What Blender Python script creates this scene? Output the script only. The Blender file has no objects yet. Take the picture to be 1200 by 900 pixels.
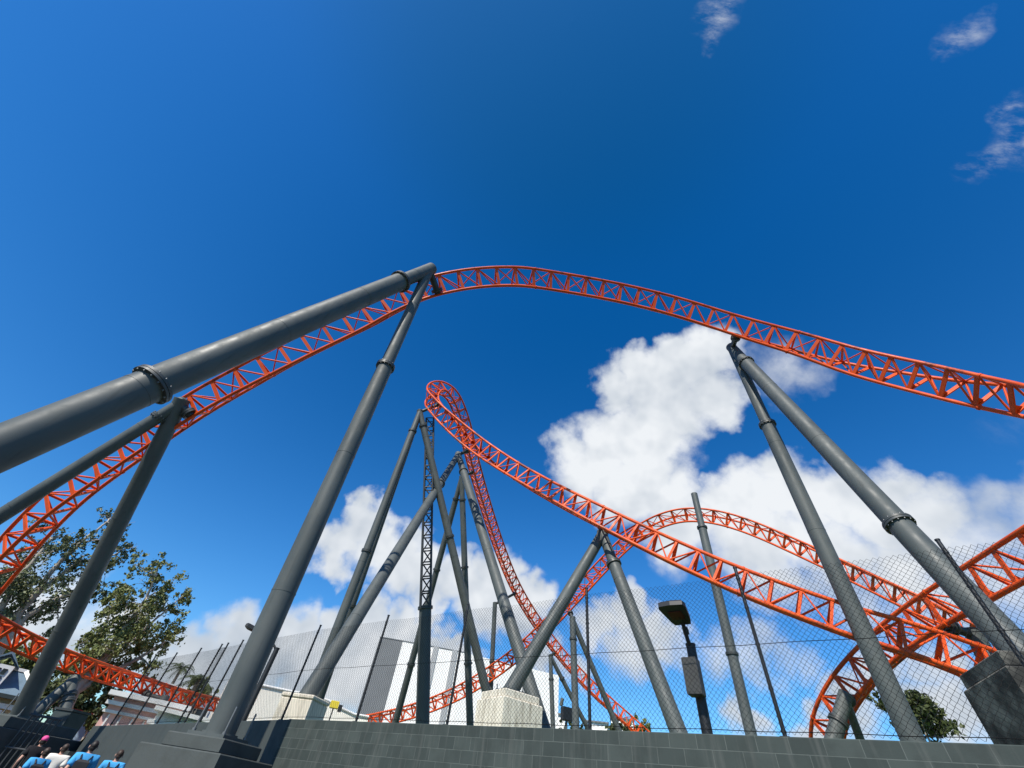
import bpy, bmesh, math, random
import numpy as np
from mathutils import Vector, Matrix

R = math.radians
random.seed(7)
rng = np.random.default_rng(7)
S = bpy.context.scene
COL = S.collection

# ------------------------------------------------------------------ camera
F_PX, PITCH, ROLL, CAM_Z = 467.4, 47.36, 9.39, 1.65      # focal length in pixels of a 1200 wide picture
cp, sp, cr, sr = math.cos(R(PITCH)), math.sin(R(PITCH)), math.cos(R(ROLL)), math.sin(R(ROLL))
FWD = Vector((0, cp, sp)); _r = Vector((1, 0, 0)); _u = Vector((0, -sp, cp))
CX = _r * cr + _u * sr
CY = -_r * sr + _u * cr
CAM = Vector((0, 0, CAM_Z))
cd = bpy.data.cameras.new('camera'); co = bpy.data.objects.new('camera', cd); COL.objects.link(co)
cd.sensor_width = 36; cd.lens = 36 * F_PX / 1200; cd.clip_start = .05; cd.clip_end = 6000
co.matrix_world = Matrix(((CX.x, CY.x, -FWD.x, 0), (CX.y, CY.y, -FWD.y, 0), (CX.z, CY.z, -FWD.z, CAM_Z), (0, 0, 0, 1)))
S.camera = co
S.render.resolution_x, S.render.resolution_y = 1024, 768

def ray(px, py):
    return (CX * ((px - 600) / F_PX) + CY * ((450 - py) / F_PX) + FWD).normalized()
def at(px, py, d):            # the world point d metres from the camera in that direction
    return CAM + ray(px, py) * d
def at_h(px, py, z):          # the point of that direction at height z
    v = ray(px, py); return CAM + v * ((z - CAM_Z) / v.z)
def pol(az, d, z=0):          # compass bearing (degrees from +y), ground distance, height
    return Vector((d * math.sin(R(az)), d * math.cos(R(az)), z))
def proj(p):
    q = Vector(p) - CAM; z = q.dot(FWD); return 600 + F_PX * q.dot(CX) / z, 450 - F_PX * q.dot(CY) / z
def frac(foot, node, px, py):  # how far up the column (0..1) a flange seen at (px, py) sits
    best = min((i / 400 for i in range(401)), key=lambda t: (lambda q: math.hypot(q[0] - px, q[1] - py))(proj(foot.lerp(node, t))) if (foot.lerp(node, t) - CAM).dot(FWD) > .5 else 1e9)
    return best
def ext(a, b, z):             # the line a -> b carried on to height z
    return a + (b - a) * ((z - a.z) / (b.z - a.z))

# ------------------------------------------------------------------ light
SUN_AZ, SUN_EL = 209.0, 47.0
S.view_settings.view_transform = 'Standard'; S.view_settings.look = 'None'
S.view_settings.exposure = 0.3; S.view_settings.gamma = 1
sl = bpy.data.lights.new('sun', 'SUN'); sl.energy = 5.0; sl.angle = R(.53); sl.color = (1, .94, .84)
so = bpy.data.objects.new('sun', sl); COL.objects.link(so)
sdir = Vector((math.sin(R(SUN_AZ)) * math.cos(R(SUN_EL)), math.cos(R(SUN_AZ)) * math.cos(R(SUN_EL)), math.sin(R(SUN_EL))))
so.rotation_euler = sdir.to_track_quat('Z', 'Y').to_euler()

class NT:                      # small helper for writing node trees
    def __init__(s, tree): s.t = tree; s.n = tree.nodes; s.l = tree.links
    def new(s, typ, **kw):
        n = s.n.new(typ)
        for k, v in kw.items():
            if k == 'ins':
                for i, x in v.items():
                    if hasattr(x, 'is_output'): s.l.new(x, n.inputs[i])
                    else: n.inputs[i].default_value = x
            else: setattr(n, k, v)
        return n
    def math(s, op, a, b=None, c=None, clamp=False):
        ins = {0: a}
        if b is not None: ins[1] = b
        if c is not None: ins[2] = c
        return s.new('ShaderNodeMath', operation=op, use_clamp=clamp, ins=ins).outputs[0]
    def vmath(s, op, a, b=None):
        ins = {0: a}
        if b is not None: ins[1] = b
        n = s.new('ShaderNodeVectorMath', operation=op, ins=ins)
        return n.outputs['Value'] if op in ('DOT_PRODUCT', 'LENGTH') else n.outputs[0]
    def scale(s, v, f):
        n = s.new('ShaderNodeVectorMath', operation='SCALE', ins={0: v}); n.inputs['Scale'].default_value = f; return n.outputs[0]
    def remap(s, v, a, b, c=0., d=1., smooth=True):
        n = s.new('ShaderNodeMapRange', clamp=True, interpolation_type='SMOOTHSTEP' if smooth else 'LINEAR')
        s.l.new(v, n.inputs[0])
        for i, x in zip((1, 2, 3, 4), (a, b, c, d)): n.inputs[i].default_value = x
        return n.outputs[0]
    def noise(s, v, scale, detail=4., rough=.55, out='Fac', dist=0.):
        n = s.new('ShaderNodeTexNoise', ins={'Scale': scale, 'Detail': detail, 'Roughness': rough, 'Distortion': dist})
        if v is not None: s.l.new(v, n.inputs['Vector'])
        return n.outputs[out]
    def mix(s, f, a, b, blend='MIX'):
        n = s.new('ShaderNodeMix', data_type='RGBA', blend_type=blend)
        for i, x in ((0, f), (6, a), (7, b)):
            if hasattr(x, 'is_output'): s.l.new(x, n.inputs[i])
            else: n.inputs[i].default_value = x
        return n.outputs[2]

# ------------------------------------------------------------------ sky with clouds (all by direction, at infinity)
# lumps of cloud: bearing / elevation are taken from (px, py), r is the angular size, w how dense it is
LUMPS = [
    # tall cloud behind the right hand support
    (830, 418, 36, .95), (800, 430, 38, 1), (765, 440, 34, 1), (722, 455, 28, .9), (780, 470, 48, 1), (825, 462, 38, .95),
    (755, 512, 52, 1), (715, 535, 46, .95), (675, 546, 34, .9), (745, 562, 46, 1), (785, 575, 36, .9), (905, 436, 42, .42), (945, 448, 30, .36), (720, 580, 34, .8),
    # broad bank low on the right
    (850, 590, 36, .95), (885, 580, 40, 1), (925, 576, 42, 1), (975, 580, 44, 1), (1030, 592, 48, 1), (1085, 603, 48, .85), (1140, 606, 52, .62), (1195, 612, 55, .48),
    (880, 630, 55, .9), (960, 640, 60, .85), (1050, 655, 60, .8), (1120, 680, 70, .7), (820, 615, 44, .85), (1200, 690, 80, .55), (1240, 620, 70, .6), (780, 620, 40, .7), (900, 690, 40, .45), (1000, 700, 50, .55),
    # puff on the left of centre
    (430, 612, 28, 1), (405, 638, 30, 1), (445, 640, 36, 1), (480, 650, 34, 1), (395, 662, 22, .9), (455, 672, 34, .95), (498, 690, 28, .9), (520, 680, 30, .9),
    (550, 690, 34, 1), (590, 695, 32, 1), (630, 695, 26, 1), (560, 712, 30, .9), (610, 715, 30, .9),
    # low bank on the left
    (285, 738, 36, .85), (240, 755, 44, .85), (320, 770, 55, .9), (250, 790, 60, .9), (400, 775, 50, .95), (190, 770, 40, .7), (330, 755, 40, .95), (380, 755, 34, .95), (300, 785, 48, .95), (360, 795, 50, .95), (215, 790, 50, .85), (425, 750, 38, .95), (430, 795, 50, 1),
    (475, 735, 30, 1), (500, 725, 18, .95), (495, 765, 32, 1), (525, 770, 18, .9), (540, 785, 20, .9), (60, 725, 60, .8), (0, 720, 65, .8), (130, 755, 60, .8),
    # puffs behind the fence
    (700, 735, 26, .8), (735, 725, 28, .85), (770, 735, 30, .85), (745, 755, 34, .75), (800, 750, 26, .65), (640, 775, 22, .8), (670, 790, 20, .7),
    (845, 765, 26, .55), (890, 770, 34, .55), (940, 785, 30, .45), (880, 850, 26, .8), (1010, 835, 40, .75), (1050, 800, 40, .75), (1090, 780, 40, .7), (1120, 840, 50, .8), (960, 862, 30, .8),
]
# thin torn wisps high up
WISPS = [(840, 20, 20), (848, 2, 18), (834, 44, 12), (1124, 44, 16), (1138, 36, 14), (1148, 196, 15), (1168, 185, 17), (1188, 170, 20), (1198, 148, 16), (1182, 125, 12), (1210, 172, 22), (1190, 500, 26)]
W = bpy.data.worlds.new('World'); S.world = W; W.use_nodes = True
nt = NT(W.node_tree); W.node_tree.nodes.clear()
tc = nt.new('ShaderNodeTexCoord'); vdir = tc.outputs['Generated']
sky = nt.new('ShaderNodeTexSky', sky_type='NISHITA', sun_disc=False, sun_elevation=R(SUN_EL), sun_rotation=R(SUN_AZ),
             altitude=0, air_density=1.0, dust_density=.25, ozone_density=2.2)
sk = nt.new('ShaderNodeHueSaturation', ins={'Hue': .497, 'Saturation': 1.30, 'Value': 1., 'Fac': 1., 'Color': sky.outputs[0]}).outputs[0]
# ragged outlines: bend the direction with two scales of noise before measuring the distance to each lump
w1 = nt.scale(nt.vmath('SUBTRACT', nt.noise(vdir, 7., 3., .55, 'Color'), (.5, .5, .5)), .16)
w2 = nt.scale(nt.vmath('SUBTRACT', nt.noise(vdir, 22., 6., .55, 'Color'), (.5, .5, .5)), .072)
wd = nt.vmath('ADD', nt.vmath('ADD', vdir, w1), w2)
wd = nt.vmath('NORMALIZE', wd)
def cloud_field(vec, lumps=LUMPS):
    acc = None
    for px, py, r, w in lumps:
        c = ray(px, py)
        k = math.hypot(px - 600, py - 450) / F_PX
        ang = r / F_PX / (1 + k * k) ** .75
        d = nt.vmath('DOT_PRODUCT', vec, tuple(c))
        m = nt.remap(d, math.cos(ang * 1.42), math.cos(ang * .2), 0., w, smooth=False)
        acc = m if acc is None else nt.math('MAXIMUM', acc, m)
    return acc
field = cloud_field(wd)
billow = nt.noise(vdir, 12., 8., .56)
fine = nt.noise(vdir, 60., 5., .6)
near_ = nt.remap(field, .0, .35)
f2 = nt.math('ADD', field, nt.math('MULTIPLY', near_, nt.math('MULTIPLY', nt.math('SUBTRACT', billow, .5), .70)))
f2 = nt.math('ADD', f2, nt.math('MULTIPLY', near_, nt.math('MULTIPLY', nt.math('SUBTRACT', fine, .5), .16)))
alpha = nt.math('MULTIPLY', nt.remap(f2, .08, .84), .98)
wm = nt.vmath('ADD', vdir, nt.scale(nt.vmath('SUBTRACT', nt.noise(vdir, 18., 4., .6, 'Color'), (.5, .5, .5)), .05))
wisp = cloud_field(nt.vmath('NORMALIZE', wm), [(x, y, r * 1.3, .75 if y < 300 else .2) for x, y, r in WISPS])
mpw = nt.new('ShaderNodeMapping'); nt.l.new(vdir, mpw.inputs[0]); mpw.inputs['Rotation'].default_value = (.5, .3, .9); mpw.inputs['Scale'].default_value = (1., 3.0, 1.6)
torn = nt.remap(nt.noise(mpw.outputs[0], 13., 9., .66), .40, .84)
alpha = nt.math('MAXIMUM', alpha, nt.math('MULTIPLY', nt.math('POWER', wisp, 1.7), torn))
# cloud light: thick middles go slightly grey, the side towards the sun (up) is whitest
lit_dir = nt.vmath('ADD', vdir, (-.012, -.02, .035))
bl2 = nt.noise(lit_dir, 9., 3., .5)
bl1 = nt.noise(vdir, 9., 3., .5)
relief = nt.math('SUBTRACT', bl1, bl2)
sepz = nt.new('ShaderNodeSeparateXYZ', ins={0: vdir}).outputs[2]
low = nt.noise(vdir, 4.5, 2., .5)
shade = nt.math('ADD', nt.math('MULTIPLY', relief, 1.5), nt.math('MULTIPLY', nt.math('SUBTRACT', low, .5), -.85))
shade = nt.math('ADD', shade, nt.remap(sepz, .02, .5, .50, .86, smooth=False), clamp=True)
ccol = nt.mix(shade, (.24, .31, .40, 1), (.72, .745, .77, 1))
skyk = nt.vmath('MAXIMUM', nt.vmath('ADD', nt.vmath('MULTIPLY', nt.scale(sk, .125), (.78, 1.13, 1.38)), (-.0175, -.024, -.035)), (.0025, .02, .05))
skyk = nt.vmath('MULTIPLY', skyk, nt.mix(nt.remap(nt.new('ShaderNodeSeparateXYZ', ins={0: vdir}).outputs[2], .86, 1.), (.82, .81, .83, 1), (.76, .71, .66, 1)))
final = nt.mix(alpha, skyk, ccol)
bg = nt.new('ShaderNodeBackground', ins={'Color': final, 'Strength': 1.})
nt.l.new(bg.outputs[0], nt.new('ShaderNodeOutputWorld').inputs[0])

# ------------------------------------------------------------------ materials
MATS = {}
def principled(name, col, rough=.6, metal=0., spec=.5):
    m = bpy.data.materials.new(name); m.use_nodes = True; t = NT(m.node_tree)
    p = m.node_tree.nodes['Principled BSDF']
    p.inputs['Base Color'].default_value = (*col, 1); p.inputs['Roughness'].default_value = rough
    p.inputs['Metallic'].default_value = metal; p.inputs['Specular IOR Level'].default_value = spec
    MATS[name] = m
    return m, t, p
def worn(name, col, dark, rough=.5, scale=3., amt=.5, metal=0., bump=.0, streak=False, spec=.5):
    """paint with faint blotches and grime"""
    m, t, p = principled(name, col, rough, metal, spec)
    v = t.new('ShaderNodeTexCoord').outputs['Object']
    a = t.noise(v, scale, 6., .6)
    if streak:
        mp = t.new('ShaderNodeMapping'); t.l.new(v, mp.inputs[0]); mp.inputs['Scale'].default_value = (2.6, 2.6, .22)
        b = t.noise(mp.outputs[0], scale * 1.6, 5., .6)
        a = t.math('MULTIPLY', t.remap(a, .3, .7, .55, 1.), t.remap(b, .40, .72))
        f = t.math('MULTIPLY', a, amt)
    else:
        f = t.math('MULTIPLY', t.remap(a, .42, .75), amt)
    t.l.new(t.mix(f, (*col, 1), (*dark, 1)), p.inputs['Base Color'])
    t.l.new(t.remap(t.noise(v, scale * 2.2, 3.), .3, .7, rough - .08, rough + .1), p.inputs['Roughness'])
    if bump:
        t.l.new(t.new('ShaderNodeBump', ins={'Strength': bump, 'Distance': .02, 'Height': t.noise(v, scale * 14, 5.)}).outputs[0], p.inputs['Normal'])
    return m
STEEL, st_, sp_ = principled('grey_paint', (.07, .08, .08), .5, 0., .34)
_sv = st_.new('ShaderNodeTexCoord').outputs['Object']
_s1 = st_.remap(st_.noise(_sv, .55, 5., .6), .35, .7)                       # broad fading of the paint
_mp = st_.new('ShaderNodeMapping'); st_.l.new(_sv, _mp.inputs[0]); _mp.inputs['Scale'].default_value = (3.4, 3.4, .16)
_s2 = st_.remap(st_.noise(_mp.outputs[0], 2.4, 5., .65), .50, .74)          # rain streaks
_s3 = st_.remap(st_.noise(_sv, 9., 6., .7), .62, .78)                       # scuffs and spots
_sc = st_.mix(_s1, (.066, .077, .075, 1), (.089, .100, .096, 1))
_sc = st_.mix(st_.math('MULTIPLY', _s2, .5), _sc, (.040, .046, .043, 1))
_sc = st_.mix(st_.math('MULTIPLY', _s3, .35), _sc, (.135, .14, .13, 1))
st_.l.new(_sc, sp_.inputs['Base Color']); st_.l.new(st_.remap(st_.noise(_sv, 2.2, 4.), .3, .7, .46, .64), sp_.inputs['Roughness'])
STEEL_DARK = worn('dark_grey_paint', (.030, .034, .035), (.018, .02, .02), .5, 2., .5)
FLANGE = worn('flange_paint', (.045, .052, .051), (.024, .027, .026), .5, 3., .6)
BOLT = principled('bolt_zinc', (.16, .165, .165), .5, .5)[0]
ORANGE = worn('orange_paint', (.66, .080, .010), (.40, .040, .008), .48, 1.3, .65, spec=.22)
RAILOR, rt0, rp0 = principled('orange_rail', (.68, .09, .012), .4, 0., .3)
_rv = rt0.new('ShaderNodeTexCoord').outputs['Object']
_rc = rt0.mix(rt0.remap(rt0.noise(_rv, 1.1, 5., .6), .4, .72), (.69, .092, .011, 1), (.48, .052, .010, 1))
_rc = rt0.mix(rt0.math('MULTIPLY', rt0.remap(rt0.noise(_rv, .9, 6., .7), .54, .64), .8), _rc, (.12, .030, .016, 1))      # grease and wheel wear in patches
rt0.l.new(_rc, rp0.inputs['Base Color']); rt0.l.new(rt0.remap(rt0.noise(_rv, 3., 4.), .3, .7, .32, .55), rp0.inputs['Roughness'])
PLINTH = worn('plinth_paint', (.055, .064, .060), (.032, .038, .035), .75, 2.2, .6, bump=.12)
CONC_SHADED = worn('shade_dark_concrete', (.026, .026, .024), (.26, .245, .21), .85, 1.3, .9, bump=.3, spec=.3)  # the shaded face put into the colour as near black, weathered pale patches
CONC = worn('raw_concrete', (.74, .68, .56), (.20, .165, .115), .85, 1.6, .75, bump=.3, streak=True, spec=.3)
BLACK = principled('black_metal', (.012, .013, .014), .5)[0]
WIRE = principled('black_wire', (.006, .0065, .007), .8, 0., .15)[0]
WHITE = worn('white_render', (.86, .85, .81), (.72, .70, .65), .8, .25, .5, spec=.3)
FLATGREY = worn('flat_grey', (.155, .165, .17), (.12, .128, .13), .7, .35, .5)
CREAM = worn('cream_render', (.86, .82, .72), (.70, .66, .57), .8, .4, .5, spec=.3)
PINK = worn('pink_render', (.72, .42, .37), (.60, .34, .30), .8, .5, .5, spec=.3)
TRIM = worn('white_trim', (.78, .77, .74), (.55, .54, .5), .7, .8, .5)
SLATE = worn('slate_roof', (.135, .20, .255), (.09, .14, .185), .7, 2.5, .7, bump=.3)
GLASS = principled('dark_glass', (.02, .025, .03), .12)[0]
YELLOW = principled('yellow_paint', (.72, .55, .04), .5)[0]
SHED = worn('shed_paint', (.030, .042, .043), (.02, .026, .027), .6, 1.4, .5)
TIMBER = principled('tan_panel', (.42, .30, .16), .7)[0]
REDP = principled('red_paint', (.52, .035, .025), .5)[0]
BLUEP = principled('pale_blue_paint', (.32, .45, .58), .5)[0]
BARK = worn('pale_bark', (.42, .37, .31), (.20, .16, .125), .85, 2., .7, bump=.3)
PALMBARK = worn('palm_bark', (.17, .14, .11), (.1, .08, .06), .9, 5., .6)
SKIN = principled('skin', (.50, .28, .20), .5)[0]
HAIR = principled('dark_hair', (.016, .011, .008), .6)[0]
HAIRB = principled('brown_hair', (.036, .020, .012), .6)[0]
SHIRTB = worn('sky_blue_cotton', (.07, .36, .70), (.05, .28, .58), .85, 9., .6, spec=.2)
SHIRTW = worn('white_cotton', (.74, .70, .62), (.6, .56, .5), .85, 9., .6, spec=.2)
SHIRTD = worn('black_cotton', (.014, .014, .017), (.02, .02, .022), .85, 9., .6, spec=.2)
TROUS = worn('navy_cotton', (.02, .022, .035), (.014, .015, .022), .85, 8., .6, spec=.2)
BAG = worn('black_nylon', (.014, .014, .016), (.022, .022, .025), .6, 9., .6)
CAPP = principled('pink_cap', (.70, .07, .26), .7)[0]
LENS = principled('red_tinted_lens', (.055, .008, .006), .45, 0., .25)[0]
BOXG = worn('grey_box_paint', (.050, .050, .044), (.03, .03, .026), .55, 4., .6)

def leaf_mat(name, a, b):
    m, t, p = principled(name, a, .55, 0., .35)
    v = t.new('ShaderNodeTexCoord').outputs['Object']
    f = t.remap(t.noise(v, .9, 4., .6), .32, .68)
    g = t.remap(t.noise(v, 7., 3., .6), .35, .65)
    c = t.mix(f, (*a, 1), (*b, 1))
    t.l.new(t.mix(t.math('MULTIPLY', g, .5), c, (b[0] * 1.35, b[1] * 1.3, b[2] * 1.25, 1)), p.inputs['Base Color'])
    p.inputs['Transmission Weight'].default_value = 0.
    return m
LEAF_A = leaf_mat('gum_leaf', (.058, .078, .028), (.125, .142, .064))
LEAF_B = leaf_mat('olive_leaf', (.078, .105, .026), (.160, .175, .058))
LEAF_C = leaf_mat('dark_leaf', (.028, .042, .012), (.070, .085, .026))
LEAF_P = leaf_mat('palm_leaf', (.030, .045, .015), (.075, .088, .030))
GRASSM = leaf_mat('grass_green', (.035, .085, .012), (.09, .15, .03))

# dark painted block wall: real courses, each block with its own tone
BLOCK, bt, bp = principled('block_paint', (.1, .11, .11), .8, 0., .2)
_v = bt.new('ShaderNodeTexCoord').outputs['Object']
_m = bt.new('ShaderNodeMapping'); bt.l.new(_v, _m.inputs[0]); _m.inputs['Rotation'].default_value = (R(-90), 0, 0)
_sx = bt.new('ShaderNodeSeparateXYZ', ins={0: _v})
_cx = bt.new('ShaderNodeCombineXYZ', ins={0: _sx.outputs[0], 1: _sx.outputs[2], 2: 0.})
_b = bt.new('ShaderNodeTexBrick', offset=.5, ins={'Vector': _cx.outputs[0], 'Color1': (.040, .051, .047, 1), 'Color2': (.062, .076, .069, 1), 'Mortar': (.095, .11, .10, 1),
     'Scale': 1., 'Mortar Size': .0055, 'Mortar Smooth': .15, 'Bias': -.25, 'Brick Width': .40, 'Row Height': .19})
_n = bt.noise(_v, 2.4, 6., .6)
_mp = bt.new('ShaderNodeMapping'); bt.l.new(_v, _mp.inputs[0]); _mp.inputs['Scale'].default_value = (3.2, 3.2, .25)
_st = bt.noise(_mp.outputs[0], 2.6, 5., .6)
_c = bt.mix(bt.math('MULTIPLY', bt.remap(_n, .4, .72), .6), _b.outputs[0], (.030, .037, .034, 1))
_c = bt.mix(bt.math('MULTIPLY', bt.remap(_st, .50, .74), .45), _c, (.10, .108, .098, 1))
bt.l.new(_c, bp.inputs['Base Color'])
_h = bt.math('ADD', bt.math('MULTIPLY', _b.outputs['Fac'], -1.), bt.math('MULTIPLY', bt.noise(_v, 60., 4.), .35))
bt.l.new(bt.new('ShaderNodeBump', ins={'Strength': .5, 'Distance': .006, 'Height': _h}).outputs[0], bp.inputs['Normal'])
RENDERW = worn('dark_render', (.042, .052, .050), (.026, .032, .031), .75, 1.4, .6, bump=.15, streak=True)

GROUND, gt, gp = principled('ground', (.1, .1, .09), .9)
_gv = gt.new('ShaderNodeTexCoord').outputs['Object']
_g1 = gt.remap(gt.noise(_gv, .045, 4.), .47, .53)
_gc = gt.mix(_g1, (.085, .083, .08, 1), (.04, .065, .02, 1))
gt.l.new(gt.mix(gt.math('MULTIPLY', gt.noise(_gv, 6., 6.), .5), _gc, (.09, .09, .06, 1)), gp.inputs['Base Color'])
PAVE, pt, pp = principled('paving', (.2, .19, .18), .85)
_pv = pt.new('ShaderNodeTexCoord').outputs['Object']
_pb = pt.new('ShaderNodeTexBrick', ins={'Vector': _pv, 'Color1': (.09, .088, .085, 1), 'Color2': (.115, .11, .105, 1), 'Mortar': (.11, .105, .10, 1), 'Scale': 1., 'Mortar Size': .006, 'Brick Width': .4, 'Row Height': .2})
pt.l.new(pt.mix(pt.math('MULTIPLY', pt.noise(_pv, 1.2, 6.), .5), _pb.outputs[0], (.13, .125, .115, 1)), pp.inputs['Base Color'])

# ------------------------------------------------------------------ mesh helper
class MB:
    def __init__(s): s.v = []; s.f = []; s.sm = []
    def add(s, vs, fs, smooth=False):
        o = len(s.v); s.v += [tuple(p) for p in vs]
        s.f += [tuple(i + o for i in f) for f in fs]; s.sm += [smooth] * len(fs)
    def hexa(s, p):            # eight corners: bottom ring of four, top ring of four
        s.add(p, [(3, 2, 1, 0), (4, 5, 6, 7), (0, 1, 5, 4), (1, 2, 6, 5), (2, 3, 7, 6), (3, 0, 4, 7)])
    def box(s, c, sx, sy, sz, rz=0., bev=0.):
        c = Vector(c); a, b = Vector((math.cos(rz), math.sin(rz), 0)), Vector((-math.sin(rz), math.cos(rz), 0)); k = Vector((0, 0, 1))
        s.obox(c, a * sx / 2, b * sy / 2, k * sz / 2, bev)
    def obox(s, c, a, b, k, bev=0.):
        if bev:                # chamfered edges: three nested rings top and bottom
            la, lb, lk = a.length, b.length, k.length
            ia, ib, ik = a * (1 - bev / la), b * (1 - bev / lb), k * (1 - bev / lk)
            rings = []
            for zz, aa, bb in ((-k, ia, ib), (-ik, a, b), (ik, a, b), (k, ia, ib)):
                for (u, v) in ((-1, -1), (1, -1), (1, 1), (-1, 1)):
                    rings.append(c + zz + aa * u + bb * v)
            fs = [(3, 2, 1, 0), (12, 13, 14, 15)]
            for r in range(3):
                for i in range(4):
                    j = (i + 1) % 4; fs.append((r * 4 + i, r * 4 + j, r * 4 + 4 + j, r * 4 + 4 + i))
            s.add(rings, fs); return
        s.hexa([c - a - b - k, c + a - b - k, c + a + b - k, c - a + b - k, c - a - b + k, c + a - b + k, c + a + b + k, c - a + b + k])
    def cyl(s, p, q, r0, r1=None, n=20, caps=True):
        p, q = Vector(p), Vector(q); r1 = r0 if r1 is None else r1
        d = (q - p).normalized(); a = d.orthogonal().normalized(); b = d.cross(a)
        ring = [a * math.cos(2 * math.pi * i / n) + b * math.sin(2 * math.pi * i / n) for i in range(n)]
        vs = [p + x * r0 for x in ring] + [q + x * r1 for x in ring]
        s.add(vs, [(i, (i + 1) % n, n + (i + 1) % n, n + i) for i in range(n)], True)
        if caps:
            s.add([p + x * r0 for x in ring], [tuple(range(n))[::-1]]); s.add([q + x * r1 for x in ring], [tuple(range(n))])
    def bar(s, p, q, up, w, h):       # rectangular bar between two points
        p, q = Vector(p), Vector(q); d = (q - p).normalized(); a = d.cross(up)
        if a.length < 1e-4: a = d.orthogonal()
        a.normalize(); b = a.cross(d).normalized()
        s.obox((p + q) / 2, a * w / 2, (q - p) / 2, b * h / 2)
    def path(s, pts, r, n=10, caps=True):
        pts = [Vector(p) for p in pts]; m = len(pts)
        rs = r if hasattr(r, '__len__') else [r] * m
        t = [(pts[min(i + 1, m - 1)] - pts[max(i - 1, 0)]).normalized() for i in range(m)]
        a = t[0].orthogonal().normalized(); vs = []
        for i in range(m):
            a = (a - t[i] * a.dot(t[i])).normalized(); b = t[i].cross(a)
            vs += [pts[i] + (a * math.cos(2 * math.pi * k / n) + b * math.sin(2 * math.pi * k / n)) * rs[i] for k in range(n)]
        fs = [(i * n + k, i * n + (k + 1) % n, (i + 1) * n + (k + 1) % n, (i + 1) * n + k) for i in range(m - 1) for k in range(n)]
        s.add(vs, fs, True)
        if caps: s.add(vs[:n], [tuple(range(n))[::-1]]); s.add(vs[-n:], [tuple(range(n))])
    def prism(s, poly, z0, z1):       # upright prism over a plan polygon (counter clockwise)
        n = len(poly); vs = [(x, y, z0) for x, y in poly] + [(x, y, z1) for x, y in poly]
        s.add(vs, [tuple(range(n))[::-1], tuple(range(n, 2 * n))] + [(i, (i + 1) % n, n + (i + 1) % n, n + i) for i in range(n)])
    def ball(s, c, r, n=10, m=7, sq=(1, 1, 1)):
        c = Vector(c); vs = []
        for i in range(m + 1):
            th = math.pi * i / m
            for k in range(n):
                ph = 2 * math.pi * k / n
                vs.append(c + Vector((r * sq[0] * math.sin(th) * math.cos(ph), r * sq[1] * math.sin(th) * math.sin(ph), r * sq[2] * math.cos(th))))
        s.add(vs, [(i * n + k, (i + 1) * n + k, (i + 1) * n + (k + 1) % n, i * n + (k + 1) % n) for i in range(m) for k in range(n)], True)
    def build(s, name, mat, parent=None, label=None):
        o0 = Vector((0, 0, 0))
        me = bpy.data.meshes.new(name); me.from_pydata(s.v, [], s.f)
        me.polygons.foreach_set('use_smooth', s.sm); me.materials.append(mat); me.update()
        o = bpy.data.objects.new(name, me); COL.objects.link(o)
        if parent is not None: attach(o, parent)
        if label: o['label'] = label
        return o
def attach(o, p):
    o.parent = p; o.matrix_parent_inverse = WORLD[p.name].inverted() if p.name in WORLD else Matrix.Identity(4)
WORLD = {}
def thing(name, loc, label, cat, group=None, rz=0.):
    o = bpy.data.objects.new(name, None); COL.objects.link(o); o.empty_display_size = .3
    o.location = loc; o.rotation_euler = (0, 0, rz); o['label'] = label; o['category'] = cat
    if group: o['group'] = group
    WORLD[o.name] = Matrix.Translation(Vector(loc)) @ Matrix.Rotation(rz, 4, 'Z')
    return o
def tag(o, label, cat, group=None):
    o['label'] = label; o['category'] = cat
    if group: o['group'] = group
    return o
def struct(o): o['kind'] = 'structure'; return o

# ------------------------------------------------------------------ ground, terrace
WALL_AZ, WALL_D = 40.9, 7.9
WN = Vector((math.sin(R(WALL_AZ)), math.cos(R(WALL_AZ)), 0))         # away from the camera, across the wall
WT = Vector((math.cos(R(WALL_AZ)), -math.sin(R(WALL_AZ)), 0))        # along the wall, to the right
def wp(t, s=0., z=0.): return WN * (WALL_D + s) + WT * t + Vector((0, 0, z))
TERR = 2.35
b = MB(); L = 2500.
b.add([(-L, -L, 0), (L, -L, 0), (L, L, 0), (-L, L, 0)], [(0, 1, 2, 3)])
struct(b.build('ground', GROUND))
b = MB()
b.add([(-14, -14, .004), (14, -14, .004), tuple(wp(8, -.02, .004)), tuple(wp(-26, -.02, .004)), (-24, 20, .004), (-14, 6, .004)], [(0, 1, 2, 3, 4, 5)])
struct(b.build('pavement', PAVE))
def sstep(a, c, x): x = min(1, max(0, (x - a) / (c - a))); return x * x * (3 - 2 * x)
b = MB()
ts = [-34, -30, -28, -26.5, -25.5, -24.5, -23, -20, -15, -10, -5, 0, 4, 8, 14, 22, 35, 60, 90]
ss = [.21, 3, 8, 15, 30, 60, 100, 130, 150]
vs = []
for s_ in ss:
    for t_ in ts:
        k = sstep(-31, -25.5, t_) * (1 - sstep(70, 90, t_)) * (1 - sstep(120, 150, s_))
        vs.append(wp(t_, s_, -.05 + (TERR + .05) * k))
n_ = len(ts)
b.add(vs, [(i * n_ + j, i * n_ + j + 1, (i + 1) * n_ + j + 1, (i + 1) * n_ + j) for i in range(len(ss) - 1) for j in range(n_ - 1)], True)
struct(b.build('terrace', GRASSM))

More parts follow.
